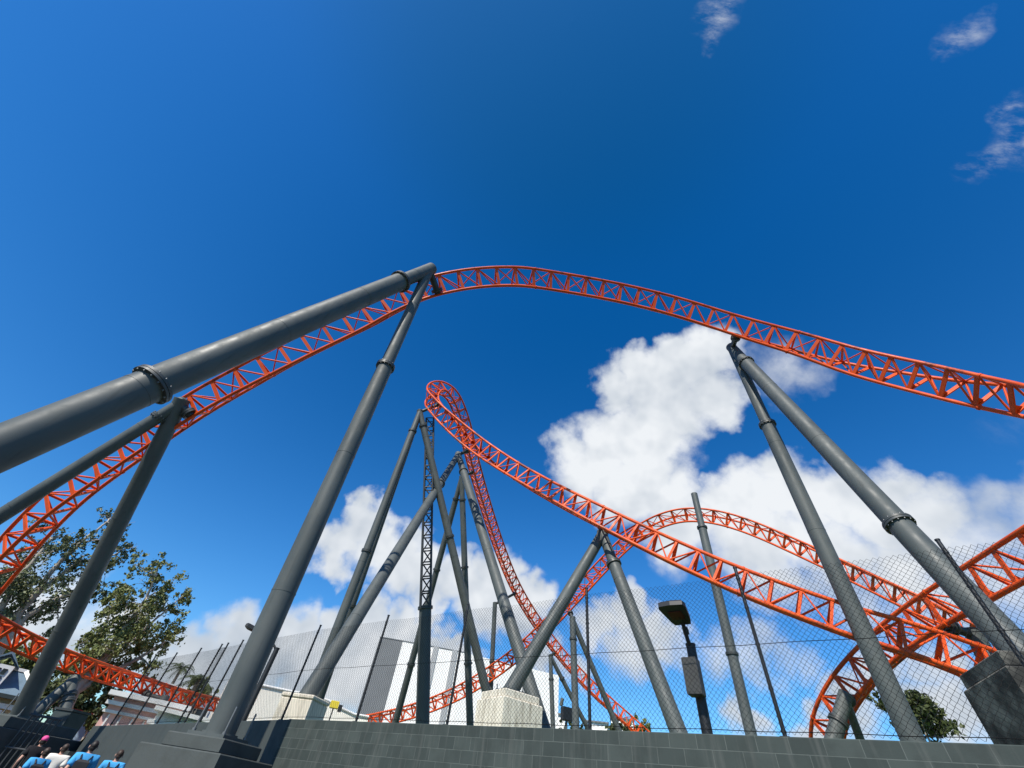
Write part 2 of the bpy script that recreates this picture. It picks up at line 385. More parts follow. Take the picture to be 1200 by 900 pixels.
# ------------------------------------------------------------------ wall in the foreground
WALL_TOP = 2.835
WROT = Matrix((( WT.x, WN.x, 0, 0), (WT.y, WN.y, 0, 0), (0, 0, 1, 0), (0, 0, 0, 1)))
def wall_piece(name, t0, t1, z1a, z1b, mat, label, thick=.2, s0=0.):
    m = MB(); c = .012
    pr = []
    for t_, z_ in ((t0, z1a), (t1, z1b)):
        pr.append([(t_, s0, 0), (t_, s0, z_ - c), (t_, s0 + c, z_), (t_, s0 + thick - c, z_), (t_, s0 + thick, z_ - c), (t_, s0 + thick, 0)])
    vs = [Vector((0, WALL_D, 0)) * 0 + Vector(p) for q in pr for p in q]
    m.add(vs, [(i, i + 6, (i + 1) % 6 + 6, (i + 1) % 6) for i in range(6)] + [tuple(range(6)), tuple(range(11, 5, -1))])
    o = m.build(name, mat)
    M = Matrix.Translation(WN * WALL_D) @ WROT
    o.matrix_world = M
    return tag(o, label, 'wall')
T_SPLIT = -12.6
wall_piece('block_wall', T_SPLIT, 14, WALL_TOP, WALL_TOP, BLOCK, 'dark grey painted block wall with pale mortar joints under the mesh fence')
wall_piece('rendered_wall', -25.9, T_SPLIT - .003, 2.40, WALL_TOP - .01, RENDERW, 'smooth dark rendered wall running back to the left beside the walkers')
wall_piece('low_wall', -29.6, -25.9 - .003, 1.55, 1.62, RENDERW, 'low dark wall stub at the far left end beside the grass', .25, -.2)

# ------------------------------------------------------------------ roller coaster tracks
SPINES = []
def catmull(P, n):
    out = []
    for i in range(len(P) - 1):
        p0 = P[i - 1] if i else P[0] * 2 - P[1]; p1, p2 = P[i], P[i + 1]
        p3 = P[i + 2] if i + 2 < len(P) else P[-1] * 2 - P[-2]
        for k in range(n):
            t = k / n
            out.append(.5 * ((2 * p1) + (-p0 + p2) * t + (2 * p0 - 5 * p1 + 4 * p2 - p3) * t * t + (-p0 + 3 * p1 - 3 * p2 + p3) * t ** 3))
    out.append(P[-1]); return out
def smooth(pts, it):
    for _ in range(it):
        pts = [pts[0]] + [(pts[i - 1] + pts[i] * 2 + pts[i + 1]) / 4 for i in range(1, len(pts) - 1)] + [pts[-1]]
    return pts
GAUGE, DEPTH, PITCH_T = 1.2, 1.0, 1.18
def track(label, ctrl, ups, group='roller coaster track', pitch=PITCH_T, rr=.075, sr_=.085, gauge=GAUGE, depth=DEPTH, phase=0.):
    """ctrl: (px, py, distance); ups: one up vector for each control point"""
    P = [at(*c) for c in ctrl]
    dense = smooth(catmull(P, 24), 60); U = smooth(catmull([Vector(u).normalized() for u in ups], 24), 60)
    L = [0.]
    for i in range(1, len(dense)): L.append(L[-1] + (dense[i] - dense[i - 1]).length)
    n = max(4, int(round(L[-1] / pitch)))
    sub = 5; N = n * sub
    C = []; UU = []
    j = 0
    for i in range(N + 1):
        s = L[-1] * i / N
        while j < len(L) - 2 and L[j + 1] < s: j += 1
        f = (s - L[j]) / max(1e-9, L[j + 1] - L[j])
        C.append(dense[j].lerp(dense[j + 1], min(1, f))); UU.append(U[j].lerp(U[j + 1], min(1, f)))
    RL, RR_, SP, NU = [], [], [], []
    for i in range(N + 1):
        t = (C[min(i + 1, N)] - C[max(i - 1, 0)]).normalized()
        u = (UU[i] - t * UU[i].dot(t)).normalized(); r = t.cross(u)
        RL.append(C[i] - r * gauge / 2 + u * depth * .4); RR_.append(C[i] + r * gauge / 2 + u * depth * .4)
        SP.append(C[i] - u * depth * .6); NU.append(u)
    root = thing('coaster_track', C[N // 2], label, 'roller coaster', group)
    for q in (RL, RR_):
        m = MB(); m.path(q, rr * 1.12, 12); m.build('running_rail', RAILOR, root)
    m = MB(); m.path(SP, sr_, 12); m.build('spine_tube', ORANGE, root)
    for i in range(0, N + 1, sub):
        m = MB(); t = (C[min(i + 1, N)] - C[max(i - 1, 0)]).normalized()
        l, r, s, u = RL[i], RR_[i], SP[i], NU[i]
        m.bar(l.lerp(s, .05), l.lerp(s, .97), t, .06, .16); m.bar(r.lerp(s, .05), r.lerp(s, .97), t, .06, .16)
        m.bar(l.lerp(r, .06), l.lerp(r, .94), t, .06, .10)
        # gusset at the foot of the tie
        g = s + u * .22
        m.add([s + t * .012, l.lerp(s, .68) + t * .012, r.lerp(s, .68) + t * .012, s - t * .012, l.lerp(s, .68) - t * .012, r.lerp(s, .68) - t * .012],
              [(0, 1, 2), (5, 4, 3), (0, 3, 4, 1), (1, 4, 5, 2), (2, 5, 3, 0)])
        m.build('cross_tie', ORANGE, root)
        if i + sub <= N:
            m = MB(); k = i + sub; br = .042
            m.cyl(RL[i], SP[k], br, n=7, caps=False); m.cyl(RR_[i], SP[k], br, n=7, caps=False)
            if (i // sub) % 2: m.cyl(RL[i], RR_[k], br * .85, n=6, caps=False)
            else: m.cyl(RR_[i], RL[k], br * .85, n=6, caps=False)
            m.build('diagonal_brace', ORANGE, root)
        if i and (i // sub) % 7 == 3:       # bolted joint between two track sections
            for q, rad in ((RL, rr), (RR_, rr), (SP, sr_)):
                m = MB(); d = (q[min(i + 1, N)] - q[i - 1]).normalized(); mid = q[i].lerp(q[min(i + 1, N)], .5)
                m.cyl(mid - d * .04, mid + d * .04, rad * 1.4, n=12); m.build('splice_flange', ORANGE, root)
    SPINES.append((SP, root))
    return root
Z = (0, 0, 1)
def toward(px, py): v = -ray(px, py); return v
def upmix(px, py, a, c): v = Vector((0, 0, 1)) * a + toward(px, py) * c; return v

near = [(-150, 830, 33), (-70, 742, 32), (-10, 672, 30.5), (25, 632, 29.4), (75, 585, 28), (150, 532, 26.4), (230, 479, 25.2), (300, 440, 24.2), (360, 409, 24.1), (425, 378, 24.3), (460, 359, 24.6),
        (500, 342, 25.0), (550, 331, 25.6), (600, 328, 26.2), (640, 332, 26.9), (720, 346, 27.9), (790, 363, 28.5), (860, 385, 28.7), (930, 405, 28.3), (1000, 426, 27.4), (1100, 448, 25.8), (1200, 466, 24.2), (1300, 482, 22.6), (1420, 500, 21)]
track('high orange track hill sweeping across the blue sky in front', near, [Z] * len(near), gauge=1.3, depth=1.15)
hat = [(1330, 842, 23.5), (1200, 802, 22.8), (1130, 778, 22.2), (1070, 757, 21.9), (1010, 739, 21.7), (960, 722, 21.6), (875, 690, 21.6), (800, 657, 22.), (750, 633, 22.5), (700, 608, 23.4), (650, 582, 25.),
       (600, 553, 27.4), (560, 524, 29.8), (530, 495, 31.8), (514, 478, 33.2), (505, 466, 34.8), (508.5, 457.5, 36.0), (517, 455.5, 36.9), (526.5, 461, 37.5), (535, 474, 37.9), (544, 500, 38.3), (552, 535, 40), (563, 575, 43.2),
       (582, 635, 48.3), (605, 692, 52.5), (640, 747, 55.5), (685, 800, 57.5), (740, 850, 58.5), (800, 905, 59)]
hu = []
for i, (x, y, d) in enumerate(hat):
    tw = toward(x, y); zz = Vector((0, 0, 1)); lf = -CX + CY * .3
    U_ = {11: tw * .8 + zz * .5 + lf * .1, 12: tw * .8 + zz * .35 + lf * .3, 13: tw * .65 + lf * .65, 14: tw * .35 + lf * .95, 15: lf, 16: lf * .75 - tw * .5, 17: lf * .35 - tw * .85 + zz * .1,
          18: -tw * .95 + zz * .2, 19: -tw * .95 + zz * .3, 20: -tw * .9 + zz * .4}
    hu.append((tw * .85 + zz * .55 if i <= 8 else tw * .85 + zz * .55) if i <= 10 else U_.get(i, -tw * .85 + zz * .5))
track('tall orange track peak that doubles back at its narrow top and drops right', hat, hu, pitch=1.0)
back = [(330, 862, 61), (430, 846, 57), (500, 828, 54.5), (560, 800, 52), (620, 756, 49), (668, 707, 46.5), (710, 661, 45), (750, 624, 44), (790, 606, 43.5), (830, 605, 43), (880, 618, 42), (950, 648, 40), (1010, 676, 38.5),
        (1060, 700, 37.5), (1110, 725, 36.8), (1170, 756, 36), (1240, 795, 36), (1320, 840, 36)]
track('far orange track hump rising behind the fence beside the tall pillar', back, [Z] * len(back))
bend = [(1000, 960, 30), (978, 915, 29.2), (971, 875, 28.4), (978, 842, 27.7), (998, 808, 27), (1030, 774, 26), (1075, 737, 24.9), (1135, 700, 23.4), (1200, 663, 21.8), (1270, 624, 20.3), (1350, 582, 19)]
track('banked orange track curve climbing out of the right edge behind the mesh', bend, [upmix(x, y, .5, -.75) for x, y, d in bend])
low_l = [(-140, 670, 29), (-60, 702, 30.5), (0, 738, 32), (60, 766, 33.5), (110, 784, 35), (150, 796, 37), (200, 812, 40), (260, 826.5, 44.5), (320, 837, 49), (400, 849, 55)]
track('low orange track descending in front of the gum trees at left', low_l, [Z] * len(low_l), gauge=.84, depth=.66, rr=.055, sr_=.06, pitch=.95)

# ------------------------------------------------------------------ grey steel supports
SUP_GROUP = 'grey steel track supports'
def flange(parent, c, d, r, bolts=True):
    m = MB(); m.cyl(c - d * .075, c - d * .008, r * 1.24, n=32); m.cyl(c + d * .008, c + d * .075, r * 1.24, n=32); m.cyl(c - d * .01, c + d * .01, r * 1.16, n=28)
    o = m.build('flange', FLANGE, parent)
    if bolts:
        a = d.orthogonal().normalized(); e = d.cross(a); mm = MB(); nb = 14
        for i in range(nb):
            w = a * math.cos(2 * math.pi * i / nb) + e * math.sin(2 * math.pi * i / nb)
            mm.cyl(c + w * r * 1.13 - d * .12, c + w * r * 1.13 + d * .12, .022, n=6)
        q = mm.build('bolt_ring', BOLT, parent)
    return o
def support(label, node, legs, conn=None, group=SUP_GROUP, nodecap=.0, bolts=False):
    """legs: (foot, radius at the foot, radius above the flanges, [flange positions as fractions from the foot], base plate?)"""
    base = legs[0][0]
    root = thing('track_support', Vector((base.x, base.y, base.z)), label, 'support', group)
    for foot, r0, r1, fl, plate in legs:
        d = (node - foot).normalized(); Ln = (node - foot).length
        fl = sorted(frac(foot, node, *q) for q in fl)
        m = MB(); cut = fl[-1] if fl else 1.
        rr0 = r0
        if fl and r1 != r0:
            m.cyl(foot, foot + d * (Ln * cut), r0, n=40); m.cyl(foot + d * (Ln * cut), node, r1, n=40)
        else:
            m.cyl(foot, node, r0, r1, n=40)
        q_ = 3.1 + (foot.x * 7.3 % 1.5)
        while q_ < Ln - 1.2:                       # weld seams between the rolled lengths of pipe
            rr_ = r0 if q_ < Ln * cut else r1
            if not fl: rr_ = r0 + (r1 - r0) * q_ / Ln
            m.cyl(foot + d * (q_ - .022), foot + d * (q_ + .022), rr_ + .006, n=40); q_ += 4.6
        c = m.build('column', STEEL, root)
        for f in fl: flange(c, foot + d * (Ln * f), d, r0, bolts)
        if plate:
            m = MB(); m.box(foot + Vector((0, 0, .03)), r0 * 2.9, r0 * 2.9, .06, plate[0]); m.cyl(foot + Vector((0, 0, .06)), foot + Vector((0, 0, .10)), r0 * 1.2, n=28)
            m.build('base_plate', STEEL, root)
            for sx in (-1, 1):
                for sy in (-1, 1):
                    m = MB(); h = r0 * 1.22; ca, sa = math.cos(plate[0]), math.sin(plate[0])
                    q = foot + Vector((sx * h * ca - sy * h * sa, sx * h * sa + sy * h * ca, 0)); m.cyl(q, q + Vector((0, 0, plate[1])), .022, n=8); m.cyl(q + Vector((0, 0, .06)), q + Vector((0, 0, .11)), .045, n=6)
                    m.build('anchor_bolt', BOLT, root)
    rt = max(l[2] for l in legs)
    m = MB(); m.ball(node, rt * 1.005, 28, 14)
    for foot, r0, r1, fl, plate in legs:          # each tube runs a little past the joint and ends in a flat cap
        dn = (node - foot).normalized(); m.cyl(node - dn * .1, node + dn * rt * .75, r1 * 1.002, n=40)
    m.build('column_head', STEEL, root)
    m = MB()
    if conn is not None:
        SP = SPINES[conn][0]
        q = min(SP, key=lambda p: (p - node).length); d = (q - node)
        if d.length > .05:
            m.cyl(node, q - d.normalized() * .05, rt * .55, n=20)
            dn = d.normalized(); m.cyl(q - dn * .34, q - dn * .26, rt * .95, n=24); m.cyl(q - dn * .24, q - dn * .16, rt * .95, n=24)
    if m.v: m.build('head_bracket', STEEL_DARK, root)
    return root

def node_on(px, py, k, off=.0):
    """a point seen at (px, py), as far away as the nearest piece of track k"""
    SP = SPINES[k][0]; q = min(SP, key=lambda p: (proj(p)[0] - px) ** 2 + (proj(p)[1] - py) ** 2 if (p - CAM).dot(FWD) > 1 else 1e9)
    return at(px, py, (q - CAM).length + off)
def pier(label, c, top, sz, rim, rz, mat=None, dx=0., dy=0.):
    m = MB(); zr = top - .03; zb = zr - rim[1]; cc = Vector((c.x + dx, c.y + dy, 0))
    m.box((cc.x, cc.y, (TERR - .3 + zb) / 2), sz, sz, zb - TERR + .3, rz, .035)
    m.box((cc.x, cc.y, (zb + zr) / 2 + .001), rim[0], rim[0], zr - zb, rz, .03)
    return tag(m.build('concrete_pier', mat or CONC), label, 'footing')
def box_plinth(name, label, c, tiers, mat, rz, group=None, z0=0.):
    m = MB(); z = z0
    for (sx, sy, h) in tiers:
        m.box((c.x, c.y, z + h / 2), sx, sy, h, rz, .02); z += h + .001
    return tag(m.build(name, mat), label, 'footing', group)
PZ = R(-15)
# near left A frame
n1 = at(503, 316, 24.6); f1 = at(255, 866, 14.0); f1b = ext(n1, at(0, 525, 13.2), .45)
box_plinth('support_plinth', 'dark stepped plinth under the nearest upright column, in front of the wall', f1, [(2.0, 2.0, f1.z - .25), (1.45, 1.45, .24)], PLINTH, PZ)
support('near A frame with a thick beam reaching off the left edge above the others', n1,
        [(f1, .325, .275, [(447, 427)], (PZ, .55)), (f1b, .45, .35, [(178, 450), (467, 325)], None)], 0, bolts=True)
box_plinth('support_plinth', 'stepped plinth off to the left at the foot of the thick beam', f1b, [(2.2, 2.2, .30), (1.6, 1.6, .15)], PLINTH, R(-20))
# second left A frame
n2 = at(211, 473, 25.0); f2_ = at(22, 842, 28.6); f2b = ext(n2, at(0, 605, 25.2), .45)
box_plinth('support_plinth', 'dark stepped plinth at the lower left corner under a leaning column', f2_, [(3.9, 3.9, f2_.z - .33), (2.9, 2.9, .32)], PLINTH, PZ)
support('A frame at far left with a slim beam below the thick one', n2, [(f2_, .335, .325, [], (PZ, .7)), (f2b, .265, .25, [(183, 486)], None)], 0, bolts=True)
box_plinth('support_plinth', 'stepped plinth off to the left at the foot of the slim beam', f2b, [(1.6, 1.6, .30), (1.1, 1.1, .15)], PLINTH, R(-20))
# right A frame, its slanting leg on a big pier at the right edge
pc = at(1207, 787, 14.8); pc = Vector((pc.x, pc.y, 0)) + Vector((math.cos(PZ), math.sin(PZ), 0)) * 1.05 + Vector((-math.sin(PZ), math.cos(PZ), 0)) * 1.15
ptop = 5.42
n3 = at(858, 408, 29.3); f3 = ext(n3, at(1070, 868, 20.4), TERR + .5); f3b = Vector((pc.x, pc.y, ptop))
support('tall right A frame with one upright and one slanting leg', n3, [(f3, .325, .27, [(899, 498)], None), (f3b, .345, .29, [(1055, 612), (876, 424)], (PZ, .35))], 0, bolts=True)
box_plinth('concrete_pier', 'squat concrete pier hidden by the wall under the upright right leg', f3, [(2.2, 2.2, .5)], CONC, PZ, z0=TERR)
pier('large weathered concrete pier with shade in its dark colour at the right edge behind the mesh', pc, ptop, 2.2, (2.06, .30), R(-24), CONC_SHADED)
# supports under the peak
n4 = node_on(492, 483, 1, -.6); f4a = ext(n4, at(360, 828, 27.5), TERR + .4); f4b = ext(n4, at(373, 822, 31), TERR + .4); f4c = ext(n4, at(571, 815, 30), TERR + .4)
support('three legged support right under the narrow peak', n4, [(f4a, .26, .225, [(482, 505), (427, 645)], None), (f4b, .26, .23, [(412, 709)], None), (f4c, .265, .23, [(497, 499), (527, 629)], None)], 1)
n5 = node_on(537, 533, 1, -.3); f5a = at(352, 829, 18.6); f5b = ext(n5, at(637, 856, 22.2), TERR + .3)
support('thick A frame just below the peak with one leg slanting down left', n5, [(f5a, .305, .27, [(516, 567)], None), (f5b, .32, .28, [(546, 552)], None)], 1)
pier('stained cream pier behind the fence, foot of the leg slanting left', f5a, f5a.z + .33, 1.14, (1.18, .12), PZ, dx=.05, dy=.1)
n6 = node_on(541, 560, 1, -.4); f6a = ext(n6, at(551, 852, 39.5), TERR + .4); f6b = ext(n6, at(463, 848, 43), TERR + .4)
support('slim pair of columns behind the thick A frame', n6, [(f6a, .27, .24, [(551, 777), (545.5, 665), (542, 586)], None), (f6b, .27, .23, [(488, 780), (514, 668), (534.6, 585)], None)], 1)
n7 = node_on(706, 626, 1, .1); f7a = at(597, 812, 20.2); f7b = ext(n7, at(795, 858, 19.4), TERR + .4)
support('V shaped support standing on the cream pier under the sloping track', n7, [(f7a, .305, .27, [], (R(30), .25)), (f7b, .30, .255, [(714, 663)], None)], 1)
pier('cream concrete pier with a rim in the middle, holding the V support', f7a, f7a.z, 1.86, (1.66, .26), R(30), dx=.05, dy=.12)
n8 = at(671, 726, 45.6); f8a = ext(n8, at(675, 855, 43.6), TERR + .2); f8b = ext(n8, at(725, 856, 46), TERR + .2)
support('slim upright and raking leg under the far hump', n8, [(f8a, .29, .29, [(673, 749)], None), (f8b, .24, .24, [], None)], 2)
n9 = node_on(645, 769, 1, 0); f9a = ext(n9, at(648, 852, 54.5), TERR + .2); f9b = ext(n9, at(690, 856, 57), TERR + .2)
support('smallest far support where the dropping track passes low', n9, [(f9a, .24, .22, [(646, 796)], None), (f9b, .24, .22, [(659, 795)], None)], 1)
t10 = at(814, 581, 41); f10 = ext(t10, at(880, 860, 35), TERR + .2)
support('single tall pillar rising past the far hump with its top free', t10, [(f10, .33, .27, [(857, 767), (821, 619)], None)], None)
n11 = at(990, 818, 26.2); f11 = ext(n11, at(976, 868, 25.6), TERR + .2); f11b = ext(n11, at(1008, 866, 27), TERR + .2)
support('short stout support under the banked curve', n11, [(f11, .28, .26, [(982, 845)], None), (f11b, .17, .16, [], None)], 3)
n12 = at(1143, 745, 24.4); f12 = ext(n12, at(1160, 778, 24.2), TERR + .2)
support('half hidden column below the banked curve beside the large pier', n12, [(f12, .30, .28, [], None)], 3)
n13 = node_on(580, 708, 1, .5); f13 = ext(n13, at(573, 850, 52), TERR + .2)
support('thin far column beneath the steep drop', n13, [(f13, .25, .25, [(576, 775)], None)], 1)
n14 = at(86, 798, 34.4); f14 = ext(n14, at(52, 826, 34), .3); f14b = ext(n14, at(70, 850, 33.6), .3)
support('short crooked support under the low left track', n14, [(f14, .28, .25, [], None), (f14b, .25, .23, [(82, 815), (80, 822)], None)], 4)
n15 = at(192, 820, 37.2); f15 = ext(n15, at(172, 852, 37), 1.)
support('little dark support behind the rendered wall under the low track', n15, [(f15, .26, .24, [], None)], 4)

# lattice column beside the three legged support
lt = at(504, 492, (n4 - CAM).length + .4); lb = ext(lt, at(495, 850, 28.5), TERR + .3); lm = lt.lerp(lb, 1 - frac(lb, lt, 497, 712))
lc = thing('lattice_mast', lb, 'grey lattice mast on a tubular foot, left of the thick A frame', 'mast')
d = (lt - lm).normalized(); a = d.cross(Vector((0, 1, 0))).normalized(); e = a.cross(d).normalized(); hw = .30
cor = [a * hw + e * hw, -a * hw + e * hw, -a * hw - e * hw, a * hw - e * hw]
Ln = (lt - lm).length; nb = 16
for q in cor:
    m = MB(); m.cyl(lm + q, lt + q, .07, n=8); m.build('chord', STEEL_DARK, lc)
for i in range(nb):
    m = MB(); p0, p1 = lm + d * (Ln * i / nb), lm + d * (Ln * (i + 1) / nb)
    for k in range(4):
        m.cyl(p0 + cor[k], p1 + cor[(k + 1) % 4], .045, n=6, caps=False); m.cyl(p1 + cor[k], p1 + cor[(k + 1) % 4], .045, n=6, caps=False)
    m.build('lattice_bay', STEEL_DARK, lc)
m = MB(); m.cyl(lb, lm, .37, n=32); col_ = m.build('column', STEEL, lc)
flange(col_, lm, d, .37, False)

# ------------------------------------------------------------------ chain link fence on the wall
FENCE_H = 2.2; Z0 = WALL_TOP + .04; Z1 = WALL_TOP + FENCE_H
fz = thing('mesh_fence', wp(0, .1, WALL_TOP), 'tall black diamond mesh fence with thin posts on top of the wall', 'fence')
post_t = [-24.3, -21.3, -18.9, -16.45, -13.55, -10.68, -7.83, -4.95, -1.93, .95, 1.84, 4.7, 7.6]
post_t = [-24.6, -22.6, -20.6, -18.6]
def t_of(px, py):
    v = ray(px, py); az = math.atan2(v.x, v.y); return WALL_D * math.tan(az - R(WALL_AZ))
for p in [(250, 765.5), (277, 757), (370, 736), (450.75, 722), (545, 706), (684, 690), (861, 669), (1104, 636)]: post_t.append(t_of(*p))
post_t += [post_t[-1] + 2.9, post_t[-1] + 5.8]
FS = .1
def wall_z(t): return WALL_TOP if t > T_SPLIT else WALL_TOP + (2.40 - WALL_TOP) * (T_SPLIT - t) / (T_SPLIT + 25.9)
for t_ in post_t:
    m = MB(); zb = wall_z(t_); m.cyl(wp(t_, FS + .03, zb), wp(t_, FS + .03, zb + FENCE_H + .10), .028, n=12)
    m.cyl(wp(t_, FS + .03, zb + FENCE_H + .10), wp(t_, FS + .03, zb + FENCE_H + .12), .034, n=12); m.box(wp(t_, FS + .03, zb + .008), .12, .12, .016, -R(WALL_AZ))
    for hz in (.07, .55, 1.12, 1.65, 2.12): m.cyl(wp(t_, FS + .03, zb + hz - .012), wp(t_, FS + .03, zb + hz + .012), .034, n=10)      # wire ties
    m.build('post', BLACK, fz)
DW, DH = .039, .078; WR = .0028
def wire_lines(t0, t1, z0a, h):
    m = MB(); nw = int((t1 - t0) / DW); dw = (t1 - t0) / nw; nh = int(h / DH); dh = h / nh
    # zig-zag wires as in real chain link: each wire weaves left and right about its own column, neighbours hook together
    for i in range(nw + 1):
        for sgn in (1,):
            pts = []
            for j in range(nh * 2 + 1):
                off = (dw / 2) * (1 if (j + i) % 2 else -1)
                x = t0 + i * dw + off
                x += .010 * math.sin(x * 2.3 + j * .21) + .006 * math.sin(x * 7.1 - j * .37) + rng.normal(0, .0025)
                x = min(t1, max(t0, x))
                zz = z0a(x) + h * j / (nh * 2) - .022 * math.sin(math.pi * (x - t0) / (t1 - t0)) * j / (nh * 2) + rng.normal(0, .002)
                pts.append((x, zz, (.004 if (j + i) % 2 else -.004) + .022 * math.sin(math.pi * (x - t0) / (t1 - t0)) * math.sin(x * 1.7 + j * .09)))
            vs = []; fs = []
            for (x, zz, s_) in pts:
                c = wp(x, FS + s_, zz)
                vs += [c + WN * WR + Vector((0, 0, 0)), c - WN * WR * .6 + WT * WR, c - WN * WR * .6 - WT * WR]
            for j in range(len(pts) - 1):
                for k in range(3): fs.append((j * 3 + k, j * 3 + (k + 1) % 3, j * 3 + 3 + (k + 1) % 3, j * 3 + 3 + k))
            m.add(vs, fs, False)
    return m
for a_, b_ in zip(post_t[:-1], post_t[1:]):
    wire_lines(a_ + .001, b_ - .001, lambda x: wall_z(x) + .03, FENCE_H - .05).build('mesh_panel', WIRE, fz)
for hz in (.07, 1.12):
    m = MB(); m.path([wp(t_, FS + .008, wall_z(t_) + hz - (.012 if i % 2 else 0)) for i, t_ in enumerate(np.linspace(post_t[0], post_t[-1], 41))], .0045, 6); m.build('tension_wire', WIRE, fz)

# ------------------------------------------------------------------ street lamps behind the fence
def lamp(base, h, yaw, label, box, arm=.55):
    r = thing('street_lamp', base, label, 'lamp', 'black lamps behind the fence')
    m = MB(); top = base + Vector((0, 0, h)); m.cyl(base, top, .085, .078, n=20); m.cyl(top, top + Vector((0, 0, .03)), .085, n=20); m.build('pole', BLACK, r)
    m = MB(); m.box(base + Vector((0, 0, .012)), .28, .28, .024); m.build('base_plate', BLACK, r)
    dx = Vector((math.cos(yaw), math.sin(yaw), 0)); dy = Vector((-dx.y, dx.x, 0)); k = Vector((0, 0, 1))
    m = MB(); q = top - k * .05; hp = top + dx * arm * .75 + k * .33
    m.path([q, q + dx * .12 + k * .12, q + dx * arm * .5 + k * .27, hp], .035, 10); m.cyl(q + dx * arm * .3 + k * .20, q + dx * arm * .45 + k * .30, .052, n=12); m.build('bracket_arm', BLACK, r)
    # flat head, broad at the outer end
    tilt = R(12); fx = (dx * math.cos(tilt) + k * math.sin(tilt)).normalized(); fk = (k * math.cos(tilt) - dx * math.sin(tilt)).normalized()
    pl = [(-.06, -.14), (.05, -.175), (.45, -.235), (.53, -.21), (.55, 0), (.53, .21), (.45, .235), (.05, .175), (-.06, .14)]
    m = MB(); n = len(pl)
    vs = [hp + fx * x + dy * y - fk * .05 for x, y in pl] + [hp + fx * x + dy * y + fk * .02 for x, y in pl] + [hp + fx * (x * .86 + .04) + dy * y * .82 + fk * .06 for x, y in pl]
    m.add(vs, [tuple(range(n))[::-1], tuple(range(2 * n, 3 * n))] + [(l * n + i, l * n + (i + 1) % n, (l + 1) * n + (i + 1) % n, (l + 1) * n + i) for l in range(2) for i in range(n)])
    hd = m.build('lamp_head', BLACK, r)
    m = MB(); m.obox(hp + fx * .24 - fk * .056, fx * .12, dy * .12, fk * .006, .004); m.build('lens', LENS, hd)
    if box:
        m = MB(); c = base + k * (h - .50) + dx * .17 - WN * .02; m.obox(c, dx * .105, dy * .12, k * .26, .012); m.obox(c - k * .02 + dx * .106, dx * .002, dy * .09, k * .2)
        m.build('control_box', BOXG, r)
        m = MB(); m.box(c - dx * .12, .09, .05, .30, yaw); m.build('box_bracket', BLACK, r)
    return r
v = ray(829, 860); az_ = math.degrees(math.atan2(v.x, v.y)); db = 8.75
lb1 = pol(az_, db, TERR); v2 = ray(815, 757); h1 = CAM_Z + db * v2.z / math.hypot(v2.x, v2.y) - TERR
lamp(lb1, h1, R(228), 'black street lamp with a grey box on its pole behind the mesh', True, arm=.36)
v = ray(288, 838); az2 = math.degrees(math.atan2(v.x, v.y)); d2 = 17.0; v2 = ray(312, 784)
lamp(pol(az2, d2, TERR), CAM_Z + d2 * v2.z / math.hypot(v2.x, v2.y) - TERR + .55, R(190), 'black lamp pole half hidden behind the near upright column', False, arm=.9)

# ------------------------------------------------------------------ buildings behind
def facing(px0, py, d0, px1, d1, z): pass
# big pale show building
def bldg_pt(px, py, d, z): v = ray(px, py); h = math.hypot(v.x, v.y); return Vector((v.x / h * d, v.y / h * d, z))
ZT = 1.65 + 66 * math.tan(R(12.9))
A0 = bldg_pt(445, 748, 66, 0); A1 = bldg_pt(472, 752, 65.6, 0); A2 = bldg_pt(545, 766, 65.6, 0); A3 = bldg_pt(655, 790, 69, 0)
bl = thing('show_building', A1, 'huge pale windowless show building with one flat grey bay behind the supports', 'building')
def wall_run(P, Q, z0, z1a, z1b, th, mat, name, parent, inset=0.):
    d_ = (Q - P).normalized(); nrm = Vector((-d_.y, d_.x, 0))      # away from the camera for left-to-right runs
    m = MB(); p, q = P + nrm * inset, Q + nrm * inset
    m.hexa([p + Vector((0, 0, z0)), q + Vector((0, 0, z0)), q + nrm * th + Vector((0, 0, z0)), p + nrm * th + Vector((0, 0, z0)),
            p + Vector((0, 0, z1a)), q + Vector((0, 0, z1b)), q + nrm * th + Vector((0, 0, z1b)), p + nrm * th + Vector((0, 0, z1a))])
    return m.build(name, mat, parent)
wall_run(A0, A1, TERR - .5, ZT, ZT, 18, FLATGREY, 'grey_bay', bl)  # left end of the building in one flat grey
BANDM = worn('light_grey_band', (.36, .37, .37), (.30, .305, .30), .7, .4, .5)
wall_run(A1 + (A2 - A1) * .0005, A2, TERR - .5, ZT - .01, ZT - .01, 18, WHITE, 'main_wall', bl)
wall_run(A2 + (A3 - A2) * .0005, A3, TERR - .5, ZT - .02, ZT - .35, 17, WHITE, 'side_wall', bl)
for P, Q, z in ((A0, A1, ZT), (A1, A2, ZT - .01), (A2, A3, ZT - .1)):
    d_ = (Q - P).normalized(); nrm = Vector((-d_.y, d_.x, 0)); m = MB()
    if P is A2: continue
    m.bar(P + Vector((0, 0, z + .06)) + nrm * .1, Q + Vector((0, 0, z + .06)) + nrm * .1, Vector((0, 0, 1)), .3, .10); m.build('parapet_cap', FLATGREY, bl)
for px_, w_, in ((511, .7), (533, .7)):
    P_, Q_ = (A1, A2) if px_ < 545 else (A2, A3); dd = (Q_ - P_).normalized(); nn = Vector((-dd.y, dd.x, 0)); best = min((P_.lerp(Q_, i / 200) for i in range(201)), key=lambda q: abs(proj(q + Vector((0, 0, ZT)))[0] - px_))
    m = MB(); m.obox(Vector((best.x, best.y, (TERR + ZT - .35) / 2)), dd * w_ / 2, nn * .12, Vector((0, 0, (ZT - .35 - TERR) / 2 + .4))); m.build('grey_band', BANDM, bl)  # raised pale grey strips on the white wall
